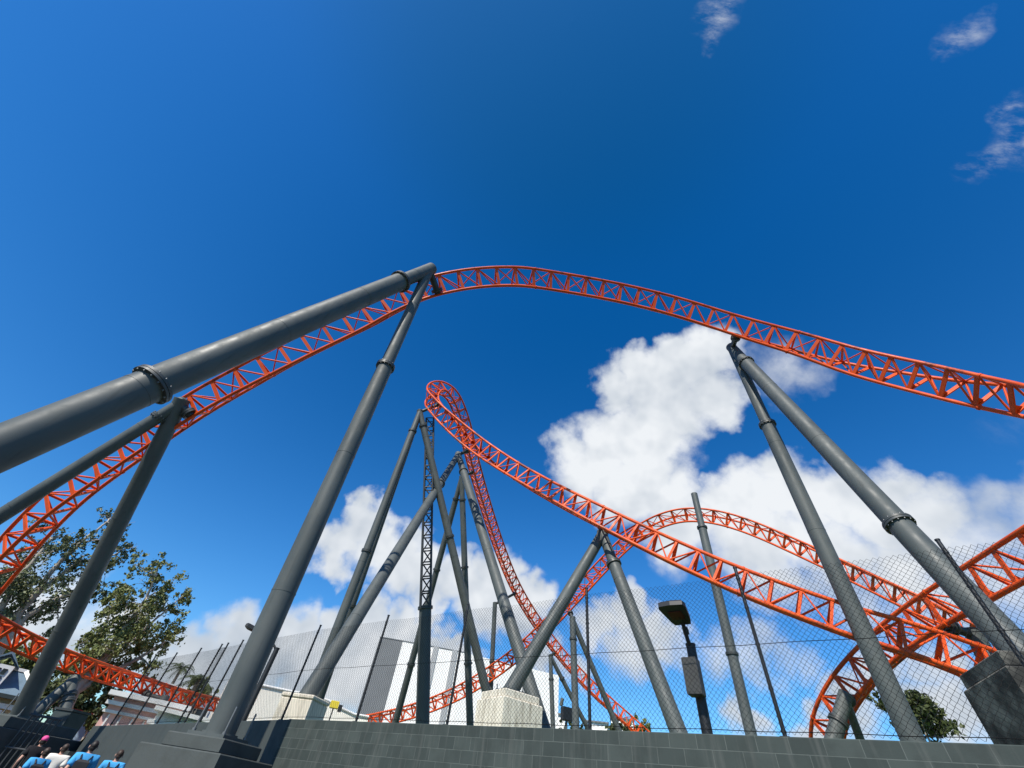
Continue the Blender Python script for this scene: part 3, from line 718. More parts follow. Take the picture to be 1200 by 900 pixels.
# cream shed with a curved top
sh = thing('cream_shed', bldg_pt(340, 830, 50, TERR), 'low cream shed with a sweeping curved roofline behind the stained pier', 'building')
top_pts = [(268, 797), (302, 803), (340, 811), (365, 815), (385, 822), (400, 831), (415, 838), (432, 841)]
m = MB(); vs = []
for (x, y) in top_pts:
    v = ray(x, y); h = math.hypot(v.x, v.y); az_r = math.degrees(math.atan2(v.x, v.y)); dist = 46.
    vs.append((pol(az_r, dist), CAM_Z + dist * v.z / h))
n = len(vs); P = []
for dep in (0, 9):
    for q, z in vs: P.append((q.x * (1 + dep / 46), q.y * (1 + dep / 46), TERR - 1))
    for q, z in vs: P.append((q.x * (1 + dep / 46), q.y * (1 + dep / 46), max(z, TERR + .1)))
fs = []
for i in range(n - 1):
    fs += [(i, i + 1, n + i + 1, n + i), (2 * n + i + 1, 2 * n + i, 3 * n + i, 3 * n + i + 1), (n + i, n + i + 1, 3 * n + i + 1, 3 * n + i)]
fs += [(0, n, 3 * n, 2 * n), (n - 1, 3 * n - 1, 4 * n - 1, 2 * n - 1)]
m.add(P, fs); m.build('curved_wall', CREAM, sh)
m = MB(); m.path([(q.x * .999, q.y * .999, max(z, TERR + .1) + .05) for q, z in vs], .09, 6); m.build('roof_edge', TRIM, sh)
# yellow box on a post
yb = bldg_pt(392, 826, 43, 0); yz = CAM_Z + 43 * math.tan(math.asin(ray(392, 826).z))
yt = thing('warning_beacon', Vector((yb.x, yb.y, TERR)), 'small yellow box on a post over the cream shed edge', 'beacon')
m = MB(); m.box((yb.x, yb.y, yz), .66, .5, .46, R(12), .03); m.build('housing', YELLOW, yt)
m = MB(); m.box((yb.x + .50, yb.y + .05, yz - .16), .30, .40, .42, R(12), .02); m.build('lamp', BLACK, yt)
m = MB(); m.cyl((yb.x, yb.y, TERR), (yb.x, yb.y, yz - .24), .05, n=10); m.build('post', STEEL_DARK, yt)
# white flat roofed building with windows, behind the low track
def simple_block(name, label, pxl, pyl, pxr, pyr, d, depth, mat, cat='building'):
    L_ = bldg_pt(pxl, pyl, d, 0); R__ = bldg_pt(pxr, pyr, d, 0)
    zl = CAM_Z + d * math.tan(math.asin(ray(pxl, pyl).z)); zr = CAM_Z + d * math.tan(math.asin(ray(pxr, pyr).z)); z = (zl + zr) / 2
    return L_, R__, z, thing(name, Vector((L_.x, L_.y, 0)), label, cat)
L_, R__, z, wb = simple_block('white_block', 'white flat roofed building with dark windows seen through the low track', 193, 802, 262, 820, 60, 10, WHITE)
wall_run(L_, R__, 0, z, z, 10, WHITE, 'wall', wb)
d_ = (R__ - L_).normalized(); nr = Vector((-d_.y, d_.x, 0)); Lw = (R__ - L_).length
m = MB(); m.bar(L_ - d_ * .3 - nr * .15 + Vector((0, 0, z + .09)), R__ + d_ * .3 - nr * .15 + Vector((0, 0, z + .09)), Vector((0, 0, 1)), .9, .18); m.build('cornice', TRIM, wb)
for k in (.16, .42, .72):
    m = MB(); c = L_ + d_ * (Lw * k) - nr * .02 + Vector((0, 0, z - 2.0)); m.obox(c, d_ * .75, nr * .05, Vector((0, 0, .85))); w_ = m.build('window', GLASS, wb)
    m = MB()
    for sx in (-1, 1): m.obox(c + d_ * (sx * .80) - nr * .03, d_ * .06, nr * .06, Vector((0, 0, .95)))
    for sz in (-1, 1): m.obox(c + Vector((0, 0, sz * .90)) - nr * .03, d_ * .74, nr * .06, Vector((0, 0, .06)))
    m.build('frame', TRIM, w_)
# pink parapet building with white cornice bands
L_, R__, z, pk = simple_block('pink_building', 'pink walled building with stacked white cornices behind the rendered wall', 136, 814, 176, 826, 35, 8, PINK)
R2 = R__ + (R__ - L_) * .9
wall_run(L_, R2, 0, z, z, 9, PINK, 'wall', pk)
d_ = (R2 - L_).normalized(); nr = Vector((-d_.y, d_.x, 0))
for k, (dz, h, out) in enumerate(((.10, .20, .35), (-.28, .16, .22), (-.62, .12, .12))):
    m = MB(); m.bar(L_ - d_ * out + Vector((0, 0, z + dz)) - nr * out * .5, R2 + d_ * out + Vector((0, 0, z + dz)) - nr * out * .5, Vector((0, 0, 1)), out * 2, h); m.build('cornice', TRIM, pk)
for k in range(6):
    q = L_ + (R2 - L_) * ((k + .5) / 6) - nr * .03; m = MB(); m.obox(q + Vector((0, 0, (z - .7) / 2)), d_ * .04, nr * .05, Vector((0, 0, (z - .75) / 2))); m.build('pilaster_strip', TRIM, pk)
m = MB(); q = R__ + (R2 - R__) * .4 - nr * .03; m.obox(q + Vector((0, 0, z - 2.1)), d_ * .5, nr * .04, Vector((0, 0, .9))); m.build('window', GLASS, pk)
# white terrace roofs further right
L_, R__, z, wt = simple_block('white_pavilion', 'long white pavilion with layered flat roof edges behind the rendered wall', 196, 827, 300, 852, 33, 6, TRIM)
z -= .2; L_ += (L_ - R__) * .05
wall_run(L_, R__, 0, z, z - .2, 7, WHITE, 'wall', wt)
d_ = (R__ - L_).normalized(); nr = Vector((-d_.y, d_.x, 0))
for dz, out in ((.08, .5), (-.45, .3), (-.95, .2)):
    m = MB(); m.bar(L_ - d_ * .2 + Vector((0, 0, z + dz)) - nr * out * .4, R__ + d_ * .2 + Vector((0, 0, z + dz - .2)) - nr * out * .4, Vector((0, 0, 1)), out * 2, .17); m.build('roof_edge', TRIM, wt)
# blue roofed house at the left edge
hd = 38.; e0 = bldg_pt(-16, 832, hd, 0); e1 = bldg_pt(29, 824, hd, 0)
hz_ = CAM_Z + hd * math.tan(math.asin(ray(20, 821).z)); rz_ = CAM_Z + hd * math.tan(math.asin(ray(31, 786).z))
hs = thing('slate_house', e1, 'house with a blue slate mansard roof and white dormer at the left edge', 'house')
axr = Vector((math.cos(R(38)), math.sin(R(38)), 0)); axn = Vector((-axr.y, axr.x, 0))       # along the front, away from the camera
cH = e1 - axr * 3.2
HW, HD = 3.3, 3.5
def hp_(u, v_, z): q = cH + axr * u + axn * (v_ + HD); return Vector((q.x, q.y, z))
m = MB(); m.hexa([hp_(-HW, -HD, 0), hp_(HW, -HD, 0), hp_(HW, HD, 0), hp_(-HW, HD, 0), hp_(-HW, -HD, hz_), hp_(HW, -HD, hz_), hp_(HW, HD, hz_), hp_(-HW, HD, hz_)]); m.build('wall', TIMBER, hs)
m = MB(); k = .68
m.hexa([hp_(-HW - .2, -HD - .2, hz_ + .16), hp_(HW + .2, -HD - .2, hz_ + .16), hp_(HW + .2, HD + .2, hz_ + .16), hp_(-HW - .2, HD + .2, hz_ + .16), hp_(-HW * k, -HD * k, rz_), hp_(HW * k, -HD * k, rz_), hp_(HW * k, HD * k, rz_), hp_(-HW * k, HD * k, rz_)])
rf = m.build('roof', SLATE, hs)
m = MB()
for u in (-1, 1):
    m.bar(hp_(u * (HW + .2), -HD - .24, hz_ + .16), hp_(u * HW * k, -HD * k - .04, rz_ + .04), axn, .16, .12)
m.bar(hp_(-HW * k, -HD * k - .03, rz_ + .05), hp_(HW * k, -HD * k - .03, rz_ + .05), Vector((0, 0, 1)), .16, .14)
m.bar(hp_(HW * k + .03, -HD * k, rz_ + .05), hp_(HW * k + .03, HD * k, rz_ + .05), Vector((0, 0, 1)), .16, .14)
m.build('ridge_trim', TRIM, rf)
m = MB(); m.bar(hp_(-HW - .35, -HD - .3, hz_ + .07), hp_(HW + .35, -HD - .3, hz_ + .07), Vector((0, 0, 1)), .3, .16); m.bar(hp_(HW + .3, -HD - .3, hz_ + .07), hp_(HW + .3, HD + .3, hz_ + .07), Vector((0, 0, 1)), .3, .16); m.build('gutter', SHED, hs)
zd = hz_ + .35; du = HW - 2.15
m = MB(); m.hexa([hp_(du - .55, -HD - .1, zd), hp_(du + .55, -HD - .1, zd), hp_(du + .55, -HD + 1.3, zd), hp_(du - .55, -HD + 1.3, zd), hp_(du - .55, -HD - .1, zd + .9), hp_(du + .55, -HD - .1, zd + .9), hp_(du + .55, -HD + 1.3, zd + .9), hp_(du - .55, -HD + 1.3, zd + .9)])
dm = m.build('dormer', TRIM, hs)
m = MB(); vs = []
for vv in (-HD - .2, -HD + 1.7):
    vs += [hp_(du - .75, vv, zd + .86), hp_(du, vv, zd + 1.5), hp_(du + .75, vv, zd + .86), hp_(du, vv, zd + 1.36)]
m.add(vs, [(0, 1, 5, 4), (1, 2, 6, 5), (2, 3, 7, 6), (3, 0, 4, 7), (0, 3, 2, 1), (4, 5, 6, 7)]); m.build('dormer_roof', SLATE, dm)
m = MB()
for i in range(3):
    for j in range(2):
        c = hp_(du - .28 + i * .28, -HD - .12, zd + .30 + j * .32); m.obox(c, axr * .10, axn * .02, Vector((0, 0, .12)))
m.build('dormer_window', GLASS, dm)
for i, u in enumerate((1.9, .3)):
    m = MB(); m.obox(hp_(u, -HD - .03, hz_ - 1.3), axr * .55, axn * .04, Vector((0, 0, .7))); w_ = m.build('window', BLUEP, hs)
    m = MB()
    for sx in (-1, 1): m.obox(hp_(u + sx * .62, -HD - .05, hz_ - 1.3), axr * .07, axn * .06, Vector((0, 0, .84)))
    m.obox(hp_(u, -HD - .05, hz_ - .53), axr * .55, axn * .06, Vector((0, 0, .07))); m.build('frame', TRIM, w_)
m = MB(); m.bar(hp_(-HW - .25, -HD - .08, hz_ - .3), hp_(HW + .25, -HD - .08, hz_ - .3), Vector((0, 0, 1)), .14, .2); m.build('fascia', TRIM, hs)

# ------------------------------------------------------------------ dark service cabin and railing at the left
cb = at(74, 850, 31)
sd = thing('service_cabin', Vector((cb.x, cb.y, 0)), 'dark green black service cabin in the shade beside the walkers', 'cabin')
cz = CAM_Z + math.hypot(cb.x, cb.y) * math.tan(math.asin(ray(76, 833).z))
m = MB(); m.box((cb.x, cb.y, cz / 2), .95, .9, cz, PZ, .02); m.build('body', SHED, sd)
m = MB(); m.box((cb.x, cb.y, cz + .04), 1.05, 1.0, .08, PZ); m.build('roof', STEEL_DARK, sd)
q = Vector((cb.x, cb.y, 1.0)) + Vector((-math.sin(PZ), math.cos(PZ), 0)) * -.47
m = MB(); m.box(q, .7, .03, 1.8, PZ); m.build('door', STEEL_DARK, sd)
rl = at(50, 846, 26)
rt_ = thing('guard_rail', Vector((rl.x, rl.y, 0)), 'grey steel guard railing between the left plinth and the cabin', 'railing')
ax = Vector((math.cos(R(25)), math.sin(R(25)), 0)); rzt = CAM_Z + .72
for k in range(6):
    q = Vector((rl.x, rl.y, 0)) + ax * (k - 2.5) * .17; m = MB(); m.cyl(q, q + Vector((0, 0, rzt)), .035, n=8); m.build('baluster', STEEL_DARK, rt_)
for hz in (rzt, rzt - .9):
    m = MB(); m.cyl(Vector((rl.x, rl.y, hz)) - ax * .5, Vector((rl.x, rl.y, hz)) + ax * .5, .04, n=10); m.build('top_rail', STEEL_DARK, rt_)
# bright kiosk seen between the trees
kb = at(112, 842, 46)
ks = thing('striped_kiosk', Vector((kb.x, kb.y, 0)), 'small red and pale blue kiosk half hidden by a bush near the pink wall', 'kiosk')
for i, (mt, w, h) in enumerate(((REDP, 1.2, 2.0), (BLUEP, 1.0, 3.3), (TIMBER, .7, 2.4))):
    m = MB(); q = kb + Vector((math.cos(R(32)), math.sin(R(32)), 0)) * (i - 1) * 1.1; m.box((q.x, q.y, h / 2), w, 1.2, h, R(32)); m.build(('counter', 'back_panel', 'side_panel')[i], mt, ks)
m = MB(); m.box((kb.x, kb.y, 3.45), 3.6, 1.9, .14, R(32)); m.build('awning', REDP, ks)
# floodlight stand far behind the fence
fl = at(664, 845, 48); flz = CAM_Z + 48 * math.tan(math.asin(ray(664, 838).z))
ft = thing('floodlight_stand', Vector((fl.x, fl.y, TERR)), 'small dark floodlight on a stand far behind the fence', 'floodlight')
m = MB(); m.box((fl.x, fl.y, flz), 1.0, .5, 1.0, R(20), .04); m.build('lamp_head', BLACK, ft)
m = MB(); m.cyl((fl.x, fl.y, TERR), (fl.x, fl.y, flz - .5), .08, n=8); m.cyl((fl.x - .5, fl.y, TERR), (fl.x - .1, fl.y, flz - .6), .05, n=8); m.cyl((fl.x - .55, fl.y, flz + .55), (fl.x - .4, fl.y, flz + 1.1), .16, n=8); m.build('stand', STEEL, ft)
# far white sheds on the horizon behind the fence
for (x0, x1, y, dd, lab) in ((640, 662, 836, 85, 'small white shed right of the cream pier far behind the fence'), (688, 712, 846, 90, 'far low white shed beside the black fence post in the centre'), (716, 742, 842, 95, 'far white shed with a dark roof left of the leaning leg')):
    L_, R__, z, q = simple_block('far_shed', lab, x0, y, x1, y + 2, dd, 6, WHITE)
    wall_run(L_, R__, TERR - 1, z, z, 6, WHITE, 'wall', q)
    d_ = (R__ - L_).normalized(); nr = Vector((-d_.y, d_.x, 0)); m = MB(); m.bar(L_ - d_ * .2 + nr * 3 + Vector((0, 0, z + .1)), R__ + d_ * .2 + nr * 3 + Vector((0, 0, z + .1)), Vector((0, 0, 1)), 6.6, .2); m.build('roof', FLATGREY, q)

# ------------------------------------------------------------------ trees
def leaf_cloud(clumps, per, size, spread_k=.55, hang=.6):
    """many small leaf blades in clumps; clumps: (centre, radius)"""
    V = []; Fc = []
    for c, r in clumps:
        n = int(per * 9. * (r ** 1.6))
        # sub-clumps make the edge uneven and leave gaps
        sub = [(Vector(c) + Vector(rng.normal(0, .55 * r, 3)), r * rng.uniform(.18, .42)) for _ in range(max(7, int(14 * r)))]
        for _ in range(n):
            q, rr = sub[rng.integers(len(sub))]
            p = q + Vector(rng.normal(0, rr * spread_k, 3))
            d = Vector(rng.normal(0, 1, 3)); d.z -= hang; d.normalize()
            w = d.cross(Vector(rng.normal(0, 1, 3))).normalized()
            l = size * rng.uniform(.6, 1.35); k = l * .30
            o = len(V); V += [tuple(p - d * l * .5), tuple(p + w * k), tuple(p + d * l * .5), tuple(p - w * k)]; Fc.append((o, o + 1, o + 2, o + 3))
    return V, Fc
def leaves(parent, clumps, per, size, mat, name='crown', hang=.6):
    V, Fc = leaf_cloud(clumps, per, size, hang=hang)
    m = MB(); m.v = V; m.f = Fc; m.sm = [False] * len(Fc); return m.build(name, mat, parent)
def limb(m, p, q, r0, r1, wob=.06):
    p, q = Vector(p), Vector(q); L_ = (q - p).length; pts = []
    for i in range(7):
        t = i / 6; o = Vector(rng.normal(0, wob * L_ * .35, 3)) * math.sin(math.pi * t); pts.append(p.lerp(q, t) + o)
    m.path(pts, [r0 + (r1 - r0) * i / 6 for i in range(7)], 8)
def gum(label, dist, base_px, crown, groups, per, size, leafmat, zbase=0., r=.42, group=None):
    """crown: (px, py, radius px, extra distance); groups: limb ends (px, py, extra) -> crown clumps hang from the nearest"""
    def P(x, y, dd=0): return at(x, y, dist + dd)
    b0 = P(*base_px); foot = Vector((b0.x, b0.y, zbase))
    root = thing('gum_tree', foot, label, 'tree', group)
    tr = MB(); fork = P(*groups[0][0]); limb(tr, foot, fork, r, r * .62, .03)
    ends = []
    for path in groups[1:]:
        pts = [fork] + [P(*q) for q in path]
        for i in range(len(pts) - 1):
            n_ = len(pts) - 1; ra = r * .55 * (1 - .75 * i / n_); rb = r * .55 * (1 - .75 * (i + 1) / n_); limb(tr, pts[i], pts[i + 1], ra, rb, .05)
        ends += pts[1:]
    cl = []
    for (x, y, rp, dd) in crown:
        k = math.hypot(x - 600, y - 450); mag = F_PX / math.cos(math.atan(k / F_PX)); c = P(x, y, dd); cl.append((c, rp * (dist + dd) / mag))
        e = min(ends, key=lambda q: (q - c).length); limb(tr, e, c, .06, .02, .08)
        for _ in range(4): limb(tr, c, c + Vector(rng.normal(0, .6 * rp * (dist + dd) / mag, 3)), .02, .007, .1)
    tr.build('trunk', BARK, root); leaves(root, cl, per, size, leafmat)
    return root
gum('open crowned gum tree with bare pale limbs rising behind the left supports', 44, (-30, 860),
    [(75, 628, 13, 0), (40, 650, 14, 1), (62, 645, 12, -1), (20, 664, 16, 2), (100, 650, 14, 0), (122, 632, 11, 1), (140, 655, 13, 0), (148, 643, 10, -1), (112, 668, 14, 1), (82, 668, 16, 0), (55, 680, 17, -1), (30, 690, 18, 1), (10, 700, 18, 0), (80, 695, 14, 1), (60, 712, 15, 0),
     (18, 722, 18, 0), (122, 685, 12, 0), (142, 616, 9, 0), (130, 606, 9, 1), (95, 632, 11, -1), (48, 622, 10, 1), (5, 675, 16, -1), (36, 712, 15, 1), (-20, 690, 25, 0), (-10, 730, 22, 0), (110, 700, 9, 0), (68, 733, 9, 0)],
    [[(-5, 770)], [(25, 715), (60, 670), (95, 635), (125, 612)], [(20, 720), (50, 690), (90, 660), (135, 650)], [(0, 715), (20, 680), (45, 650), (60, 632)], [(30, 722), (70, 700), (105, 690)], [(-15, 720), (0, 690)]], 62, .20, LEAF_A, 0., .42)
gum('full olive gum tree with leaning pale limbs beside the low track', 41, (62, 872),
    [(185, 666, 11, 0), (172, 684, 14, 1), (150, 704, 14, -1), (195, 690, 12, 0), (208, 712, 12, 1), (182, 712, 16, 0), (152, 730, 17, 1), (122, 722, 15, 0), (112, 746, 16, -1), (142, 752, 18, 0), (172, 745, 16, 1), (198, 738, 13, 0), (100, 768, 15, 0), (130, 775, 18, 1), (162, 772, 15, 0), (178, 782, 11, -1),
     (160, 662, 9, 0), (130, 700, 10, 1), (215, 697, 7, 0), (170, 708, 14, -1), (160, 745, 16, -1), (125, 760, 14, -2), (188, 760, 10, 0), (205, 742, 8, 0), (90, 790, 14, 0), (150, 790, 13, 1), (118, 800, 14, 0), (140, 690, 9, 0)],
    [[(88, 812)], [(125, 765), (150, 730), (172, 700), (183, 675)], [(120, 775), (160, 745), (195, 715)], [(110, 775), (120, 745), (130, 715)], [(125, 790), (165, 770), (190, 755)], [(105, 790), (130, 770)]], 88, .20, LEAF_B, 0., .36)
def bush_tree(label, px, py, d, blobs, per, size, mat, zb=0., group=None, th=.25):
    b0 = at(px, py, d); root = thing('tree', Vector((b0.x, b0.y, zb)), label, 'tree', group)
    cl = []; m = MB(); ends = None
    for (x, y, rp, dd) in blobs:
        k = math.hypot(x - 600, y - 450); mag = F_PX / math.cos(math.atan(k / F_PX)); c = at(x, y, d + dd); cl.append((c, rp * (d + dd) / mag))
    top = sum((c for c, r in cl), Vector((0, 0, 0))) / len(cl); fk = Vector((b0.x, b0.y, zb)).lerp(top, .6)
    limb(m, (b0.x, b0.y, zb), fk, th, th * .6, .03)
    for c, r in cl: limb(m, fk, c, th * .35, .03, .06)
    m.build('trunk', BARK, root); leaves(root, cl, per, size, mat, hang=.2); return root
bush_tree('dense dark tree behind the blue roofed house', 20, 850, 58, [(-10, 780, 22, 0), (15, 776, 18, 0), (40, 782, 18, 1), (55, 797, 16, 0), (30, 800, 20, 2), (0, 805, 22, 0), (50, 815, 16, 0)], 60, .34, LEAF_B, 0.)
bush_tree('shady tree behind the short crooked support', 80, 850, 50, [(72, 800, 14, 0), (92, 806, 14, 0), (78, 818, 16, 0), (60, 812, 12, 1), (100, 815, 14, 0), (92, 830, 14, 0)], 60, .32, LEAF_C, 0.)
bush_tree('brown green shrub left of the pink wall', 112, 860, 40, [(122, 818, 10, 0), (117, 830, 11, 0), (108, 842, 11, 0), (126, 808, 8, 0)], 95, .22, LEAF_C, 0., th=.12)
bush_tree('round dark tree at the right behind the upright leg', 1085, 880, 62, [(1062, 832, 16, 0), (1080, 828, 15, 0), (1048, 838, 12, 0), (1092, 842, 14, 0), (1075, 846, 16, 0), (1098, 856, 10, 0), (1040, 826, 10, 0), (1070, 818, 10, 0)], 55, .40, LEAF_C, TERR)
bush_tree('low bushy tree where the dropping track reaches the wall', 745, 862, 75, [(745, 853, 8, 0), (756, 855, 7, 0), (734, 857, 7, 0)], 60, .40, LEAF_B, TERR)
bush_tree('small tree in front of a far white shed', 722, 862, 70, [(720, 852, 7, 0), (727, 856, 7, 0)], 60, .40, LEAF_C, TERR)
bush_tree('tiny shrub in line with the floodlight stand', 672, 862, 60, [(672, 852, 5, 0), (660, 854, 5, 0), (684, 854, 5, 0)], 70, .3, LEAF_B, TERR)
def palm(label, px, py, d, zb, n, size):
    c = at(px, py, d); root = thing('palm_tree', Vector((c.x, c.y, zb)), label, 'palm', 'palms behind the fence')
    m = MB(); limb(m, (c.x, c.y, zb), c, .2, .14, .02); m.build('trunk', PALMBARK, root)
    m = MB()
    for i in range(n):
        az = 2 * math.pi * i / n + rng.uniform(-.2, .2); el = rng.uniform(-.2, 1.1); L_ = size * rng.uniform(.8, 1.1)
        dx = Vector((math.cos(az), math.sin(az), 0)); pts = []
        for k in range(8):
            t = k / 7; pts.append(c + dx * L_ * t * math.cos(el * (1 - t * .3)) + Vector((0, 0, 1)) * L_ * (t * math.sin(el) - t * t * (.55 + .35 * math.sin(el))))
        side = Vector((-dx.y, dx.x, 0))
        for k in range(1, 8):
            for sgn in (-1, 1):
                for f in (0, .5):
                    p = pts[k - 1].lerp(pts[k], f); w = L_ * .24 * math.sin(math.pi * (.12 + .85 * k / 8)); tip = p + side * sgn * w + (pts[k] - pts[k - 1]) * .9 - Vector((0, 0, w * .55)); q = p + (pts[k] - pts[k - 1]) * .38
                    m.add([p, q, tip], [(0, 1, 2)])
    m.build('crown', LEAF_P, root); return root
palm('dark palm on the left of the two behind the fence', 213, 783, 62, 0, 15, 1.9)
palm('rounder green palm right of the darker one', 233, 797, 52, 0, 17, 1.75)
bush_tree('bushy green tree below the two palms', 233, 840, 54, [(228, 803, 7, 0), (238, 805, 8, 0), (232, 812, 8, 0), (243, 812, 6, 0)], 80, .30, LEAF_B, 0.)

# ------------------------------------------------------------------ people walking away
def skin_mesh(verts, edges, radii, sub=2):
    me = bpy.data.meshes.new('tmp'); me.from_pydata(verts, edges, []); ob = bpy.data.objects.new('tmp', me); COL.objects.link(ob)
    md = ob.modifiers.new('s', 'SKIN'); md.use_smooth_shade = True
    for i, r in enumerate(radii):
        sv = me.skin_vertices[0].data[i]; sv.radius = r if hasattr(r, '__len__') else (r, r); sv.use_root = (i == 0)
    ob.modifiers.new('d', 'SUBSURF').levels = sub
    dg = bpy.context.evaluated_depsgraph_get(); res = bpy.data.meshes.new_from_object(ob.evaluated_get(dg)); bpy.data.objects.remove(ob); bpy.data.meshes.remove(me)
    for p in res.polygons: p.use_smooth = True
    return res
def mesh_obj(me, name, mat, parent, M):
    me.materials.clear(); me.materials.append(mat); o = bpy.data.objects.new(name, me); COL.objects.link(o); o.parent = parent; return o
def person(loc, yaw, h, label, shirt, hair, stride, bag=None, cap=None, head_turn=0., trous=TROUS):
    k = h / 1.75
    root = thing('person', loc, label, 'person', 'walkers below the wall', yaw)   # local +y is the walking direction
    st = stride
    V = [(0, 0, .95), (0, .01, 1.12), (0, .02, 1.30), (0, .0, 1.45), (0, .01, 1.52), (0, .02, 1.58), (0, .03, 1.65), (0, .025, 1.70),      # 0-7 spine, neck, head
         (-.10, 0, .90), (-.11, st * .22 + .03, .50), (-.11, st * .24 - .06, .09), (-.11, st * .24 + .10, .04),                            # 8-11 left leg
         (.10, 0, .90), (.11, -st * .14 + .05, .50), (.11, -st * .34, .10), (.11, -st * .34 + .15, .04),                                  # 12-15 right leg
         (-.20, 0, 1.44), (-.26, -st * .10, 1.14), (-.26, st * -.02 + .06, .90), (-.26, .09, .82),                                          # 16-19 left arm
         (.20, 0, 1.44), (.26, st * .12, 1.14), (.26, st * .16 + .10, .92), (.26, st * .18 + .13, .84),                                     # 20-23 right arm
         (0, .125, 1.64)]                                                                                                                      # nose
    E = [(0, 1), (1, 2), (2, 3), (3, 4), (4, 5), (5, 6), (6, 7), (0, 8), (8, 9), (9, 10), (10, 11), (0, 12), (12, 13), (13, 14), (14, 15), (3, 16), (16, 17), (17, 18), (18, 19), (3, 20), (20, 21), (21, 22), (22, 23), (6, 24)]
    rad = [(.155, .11), (.135, .10), (.16, .11), (.12, .085), (.052, .052), (.062, .070), (.068, .082), (.045, .055), .09, .058, .04, .035, .09, .058, .04, .035, .06, .042, .032, .026, .06, .042, .032, .026, .015]
    Vk = [tuple(c * k for c in v) for v in V]; rk = [tuple(c * k for c in r) if hasattr(r, '__len__') else r * k for r in rad]
    body = mesh_obj(skin_mesh(Vk, E, rk), 'body', SKIN, root, None)
    # fingers
    # shirt: torso and short sleeves, a little larger than the body
    sv = [V[0], V[1], V[2], V[3], V[16], tuple(np.array(V[16]) * .35 + np.array(V[17]) * .65), V[20], tuple(np.array(V[20]) * .35 + np.array(V[21]) * .65), (0, .0, 1.515)]
    se = [(0, 1), (1, 2), (2, 3), (3, 4), (4, 5), (3, 6), (6, 7), (3, 8)]
    srd = [(.185, .14), (.175, .135), (.20, .145), (.175, .12), .10, .085, .10, .085, (.078, .072)]
    mesh_obj(skin_mesh([tuple(c * k for c in v) for v in sv], se, [tuple(c * k for c in r) if hasattr(r, '__len__') else r * k for r in srd]), 'shirt', shirt, root, None)
    tv = [V[0], V[8], V[9], tuple(np.array(V[9]) * .1 + np.array(V[10]) * .9), V[12], V[13], tuple(np.array(V[13]) * .1 + np.array(V[14]) * .9)]
    mesh_obj(skin_mesh([tuple(c * k for c in v) for v in tv], [(0, 1), (1, 2), (2, 3), (0, 4), (4, 5), (5, 6)], [tuple(c * k for c in r) if hasattr(r, '__len__') else r * k for r in [(.165, .12), .108, .085, .072, .108, .085, .072]]), 'trousers', trous, root, None)
    def loc_part(m, name, mat, par=root):
        o = m.build(name, mat); o.parent = par; return o
    m = MB()
    m.ball((0, -.004 * k, 1.668 * k), .096 * k, 18, 12, (.86, 1.04, .98)); m.ball((0, -.03 * k, 1.625 * k), .077 * k, 16, 10, (.92, .84, .92))
    loc_part(m, 'hair', hair)
    if cap:
        m = MB(); m.ball((0, .0, 1.705 * k), .108 * k, 18, 11, (.88, 1.04, .82)); m.obox(Vector((0, .16, 1.72)) * k, Vector((.075, 0, 0)) * k, Vector((0, .07, -.015)) * k, Vector((0, 0, .008)) * k); loc_part(m, 'cap', cap)
    for sx in (-1, 1):
        m = MB(); m.ball((sx * .088 * k, .02 * k, 1.63 * k), .03 * k, 8, 6, (.4, .8, 1.1)); loc_part(m, 'ear', SKIN, body)
        q = Vector(V[19 if sx < 0 else 23]) * k; m = MB()
        for f in range(4): m.path([q + Vector((sx * .004, (f - 1.5) * .019, .01)), q + Vector((sx * .006, (f - 1.5) * .020 + .006, -.045 - .008 * (f in (1, 2)))), q + Vector((-sx * .008, (f - 1.5) * .019 + .016, -.08 - .01 * (f in (1, 2))))], [.0095, .0088, .007], 7)
        m.path([q + Vector((0, .03, .03)), q + Vector((-sx * .01, .055, 0)), q + Vector((-sx * .014, .06, -.028))], [.011, .01, .008], 7); loc_part(m, 'fingers', SKIN, body)
        fq = Vector(V[11 if sx < 0 else 15]) * k; m = MB(); m.ball(fq + Vector((0, -.03, .015)), .055 * k, 10, 7, (.85, 2.5, .95)); loc_part(m, 'shoe', SHIRTD)
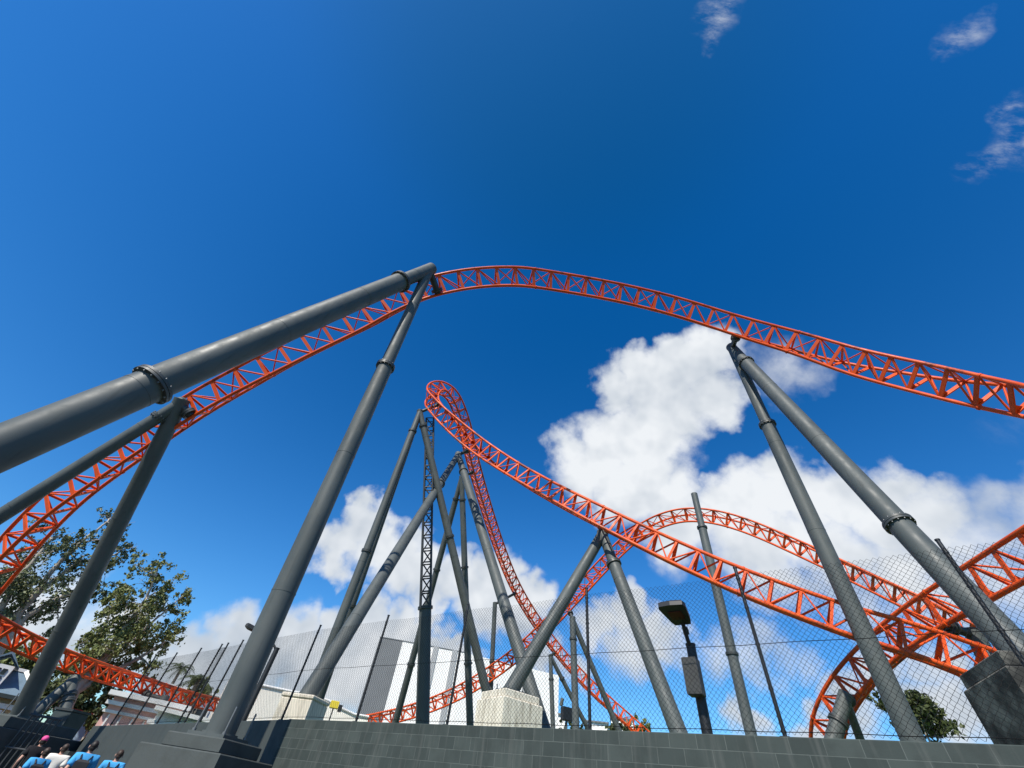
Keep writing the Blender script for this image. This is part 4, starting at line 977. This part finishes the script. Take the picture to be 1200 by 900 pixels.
    if bag:
        M_ = Matrix.Translation(loc) @ Matrix.Rotation(yaw, 4, 'Z')
        bg_ = thing('backpack', M_ @ (Vector((0, -.22, 1.0)) * k), bag, 'backpack', 'backpacks worn by the walkers', yaw)
        m = MB(); m.obox(Vector((0, -.03, .19)) * k, Vector((.145, 0, 0)) * k, Vector((0, .075, 0)) * k, Vector((0, 0, .21)) * k, .045); o = m.build('pack', BAG); o.parent = bg_
        m = MB(); m.obox(Vector((0, -.115, .10)) * k, Vector((.11, 0, 0)) * k, Vector((0, .03, 0)) * k, Vector((0, 0, .10)) * k, .02); o = m.build('pocket', BAG); o.parent = bg_
        for sx in (-1, 1):
            m = MB(); pts = [Vector((sx * .09, .04, .40)), Vector((sx * .115, .12, .47)), Vector((sx * .12, .25, .50)), Vector((sx * .125, .37, .42)), Vector((sx * .14, .38, .25)), Vector((sx * .15, .30, .08)), Vector((sx * .13, .05, .02))]
            m.path([p * k for p in pts], .02, 8); o = m.build('strap', BAG); o.parent = bg_
    return root
def stand(px, py, d):
    v = ray(px, py); az = math.atan2(v.x, v.y); return Vector((d * math.sin(az), d * math.cos(az), 0))
def headz(px, py, d): v = ray(px, py); return CAM_Z + d * v.z / math.hypot(v.x, v.y)
def walker(px, py, d, yaw, *a, **kw):
    hz = headz(px, py, d); person(stand(px, py, d), yaw, hz * 1.75 / 1.66, *a, **kw)
Y0 = R(33)
walker(110.5, 874, 18.8, Y0 - .1, 'person with short dark hair in a sky blue shirt wearing a black backpack', SHIRTB, HAIR, 1., 'black backpack on the dark haired walker nearest the wall')
walker(76.5, 876.5, 21.5, Y0, 'person in a plain white shirt between two walkers in blue', SHIRTW, HAIRB, -1.)
walker(54.5, 881, 20.0, Y0 + .15, 'person in blue with crossed dark straps at the left of the group', SHIRTB, HAIRB, 1., 'black backpack on the leftmost walker in blue')
walker(140.5, 884, 19.5, Y0 - .1, 'person in blue a little apart at the right of the group', SHIRTB, HAIRB, -1., 'black backpack on the rightmost walker in blue')
walker(51.5, 868, 25.2, Y0, 'person in black wearing a bright pink cap ahead of the group', SHIRTD, HAIR, 1., cap=CAPP)
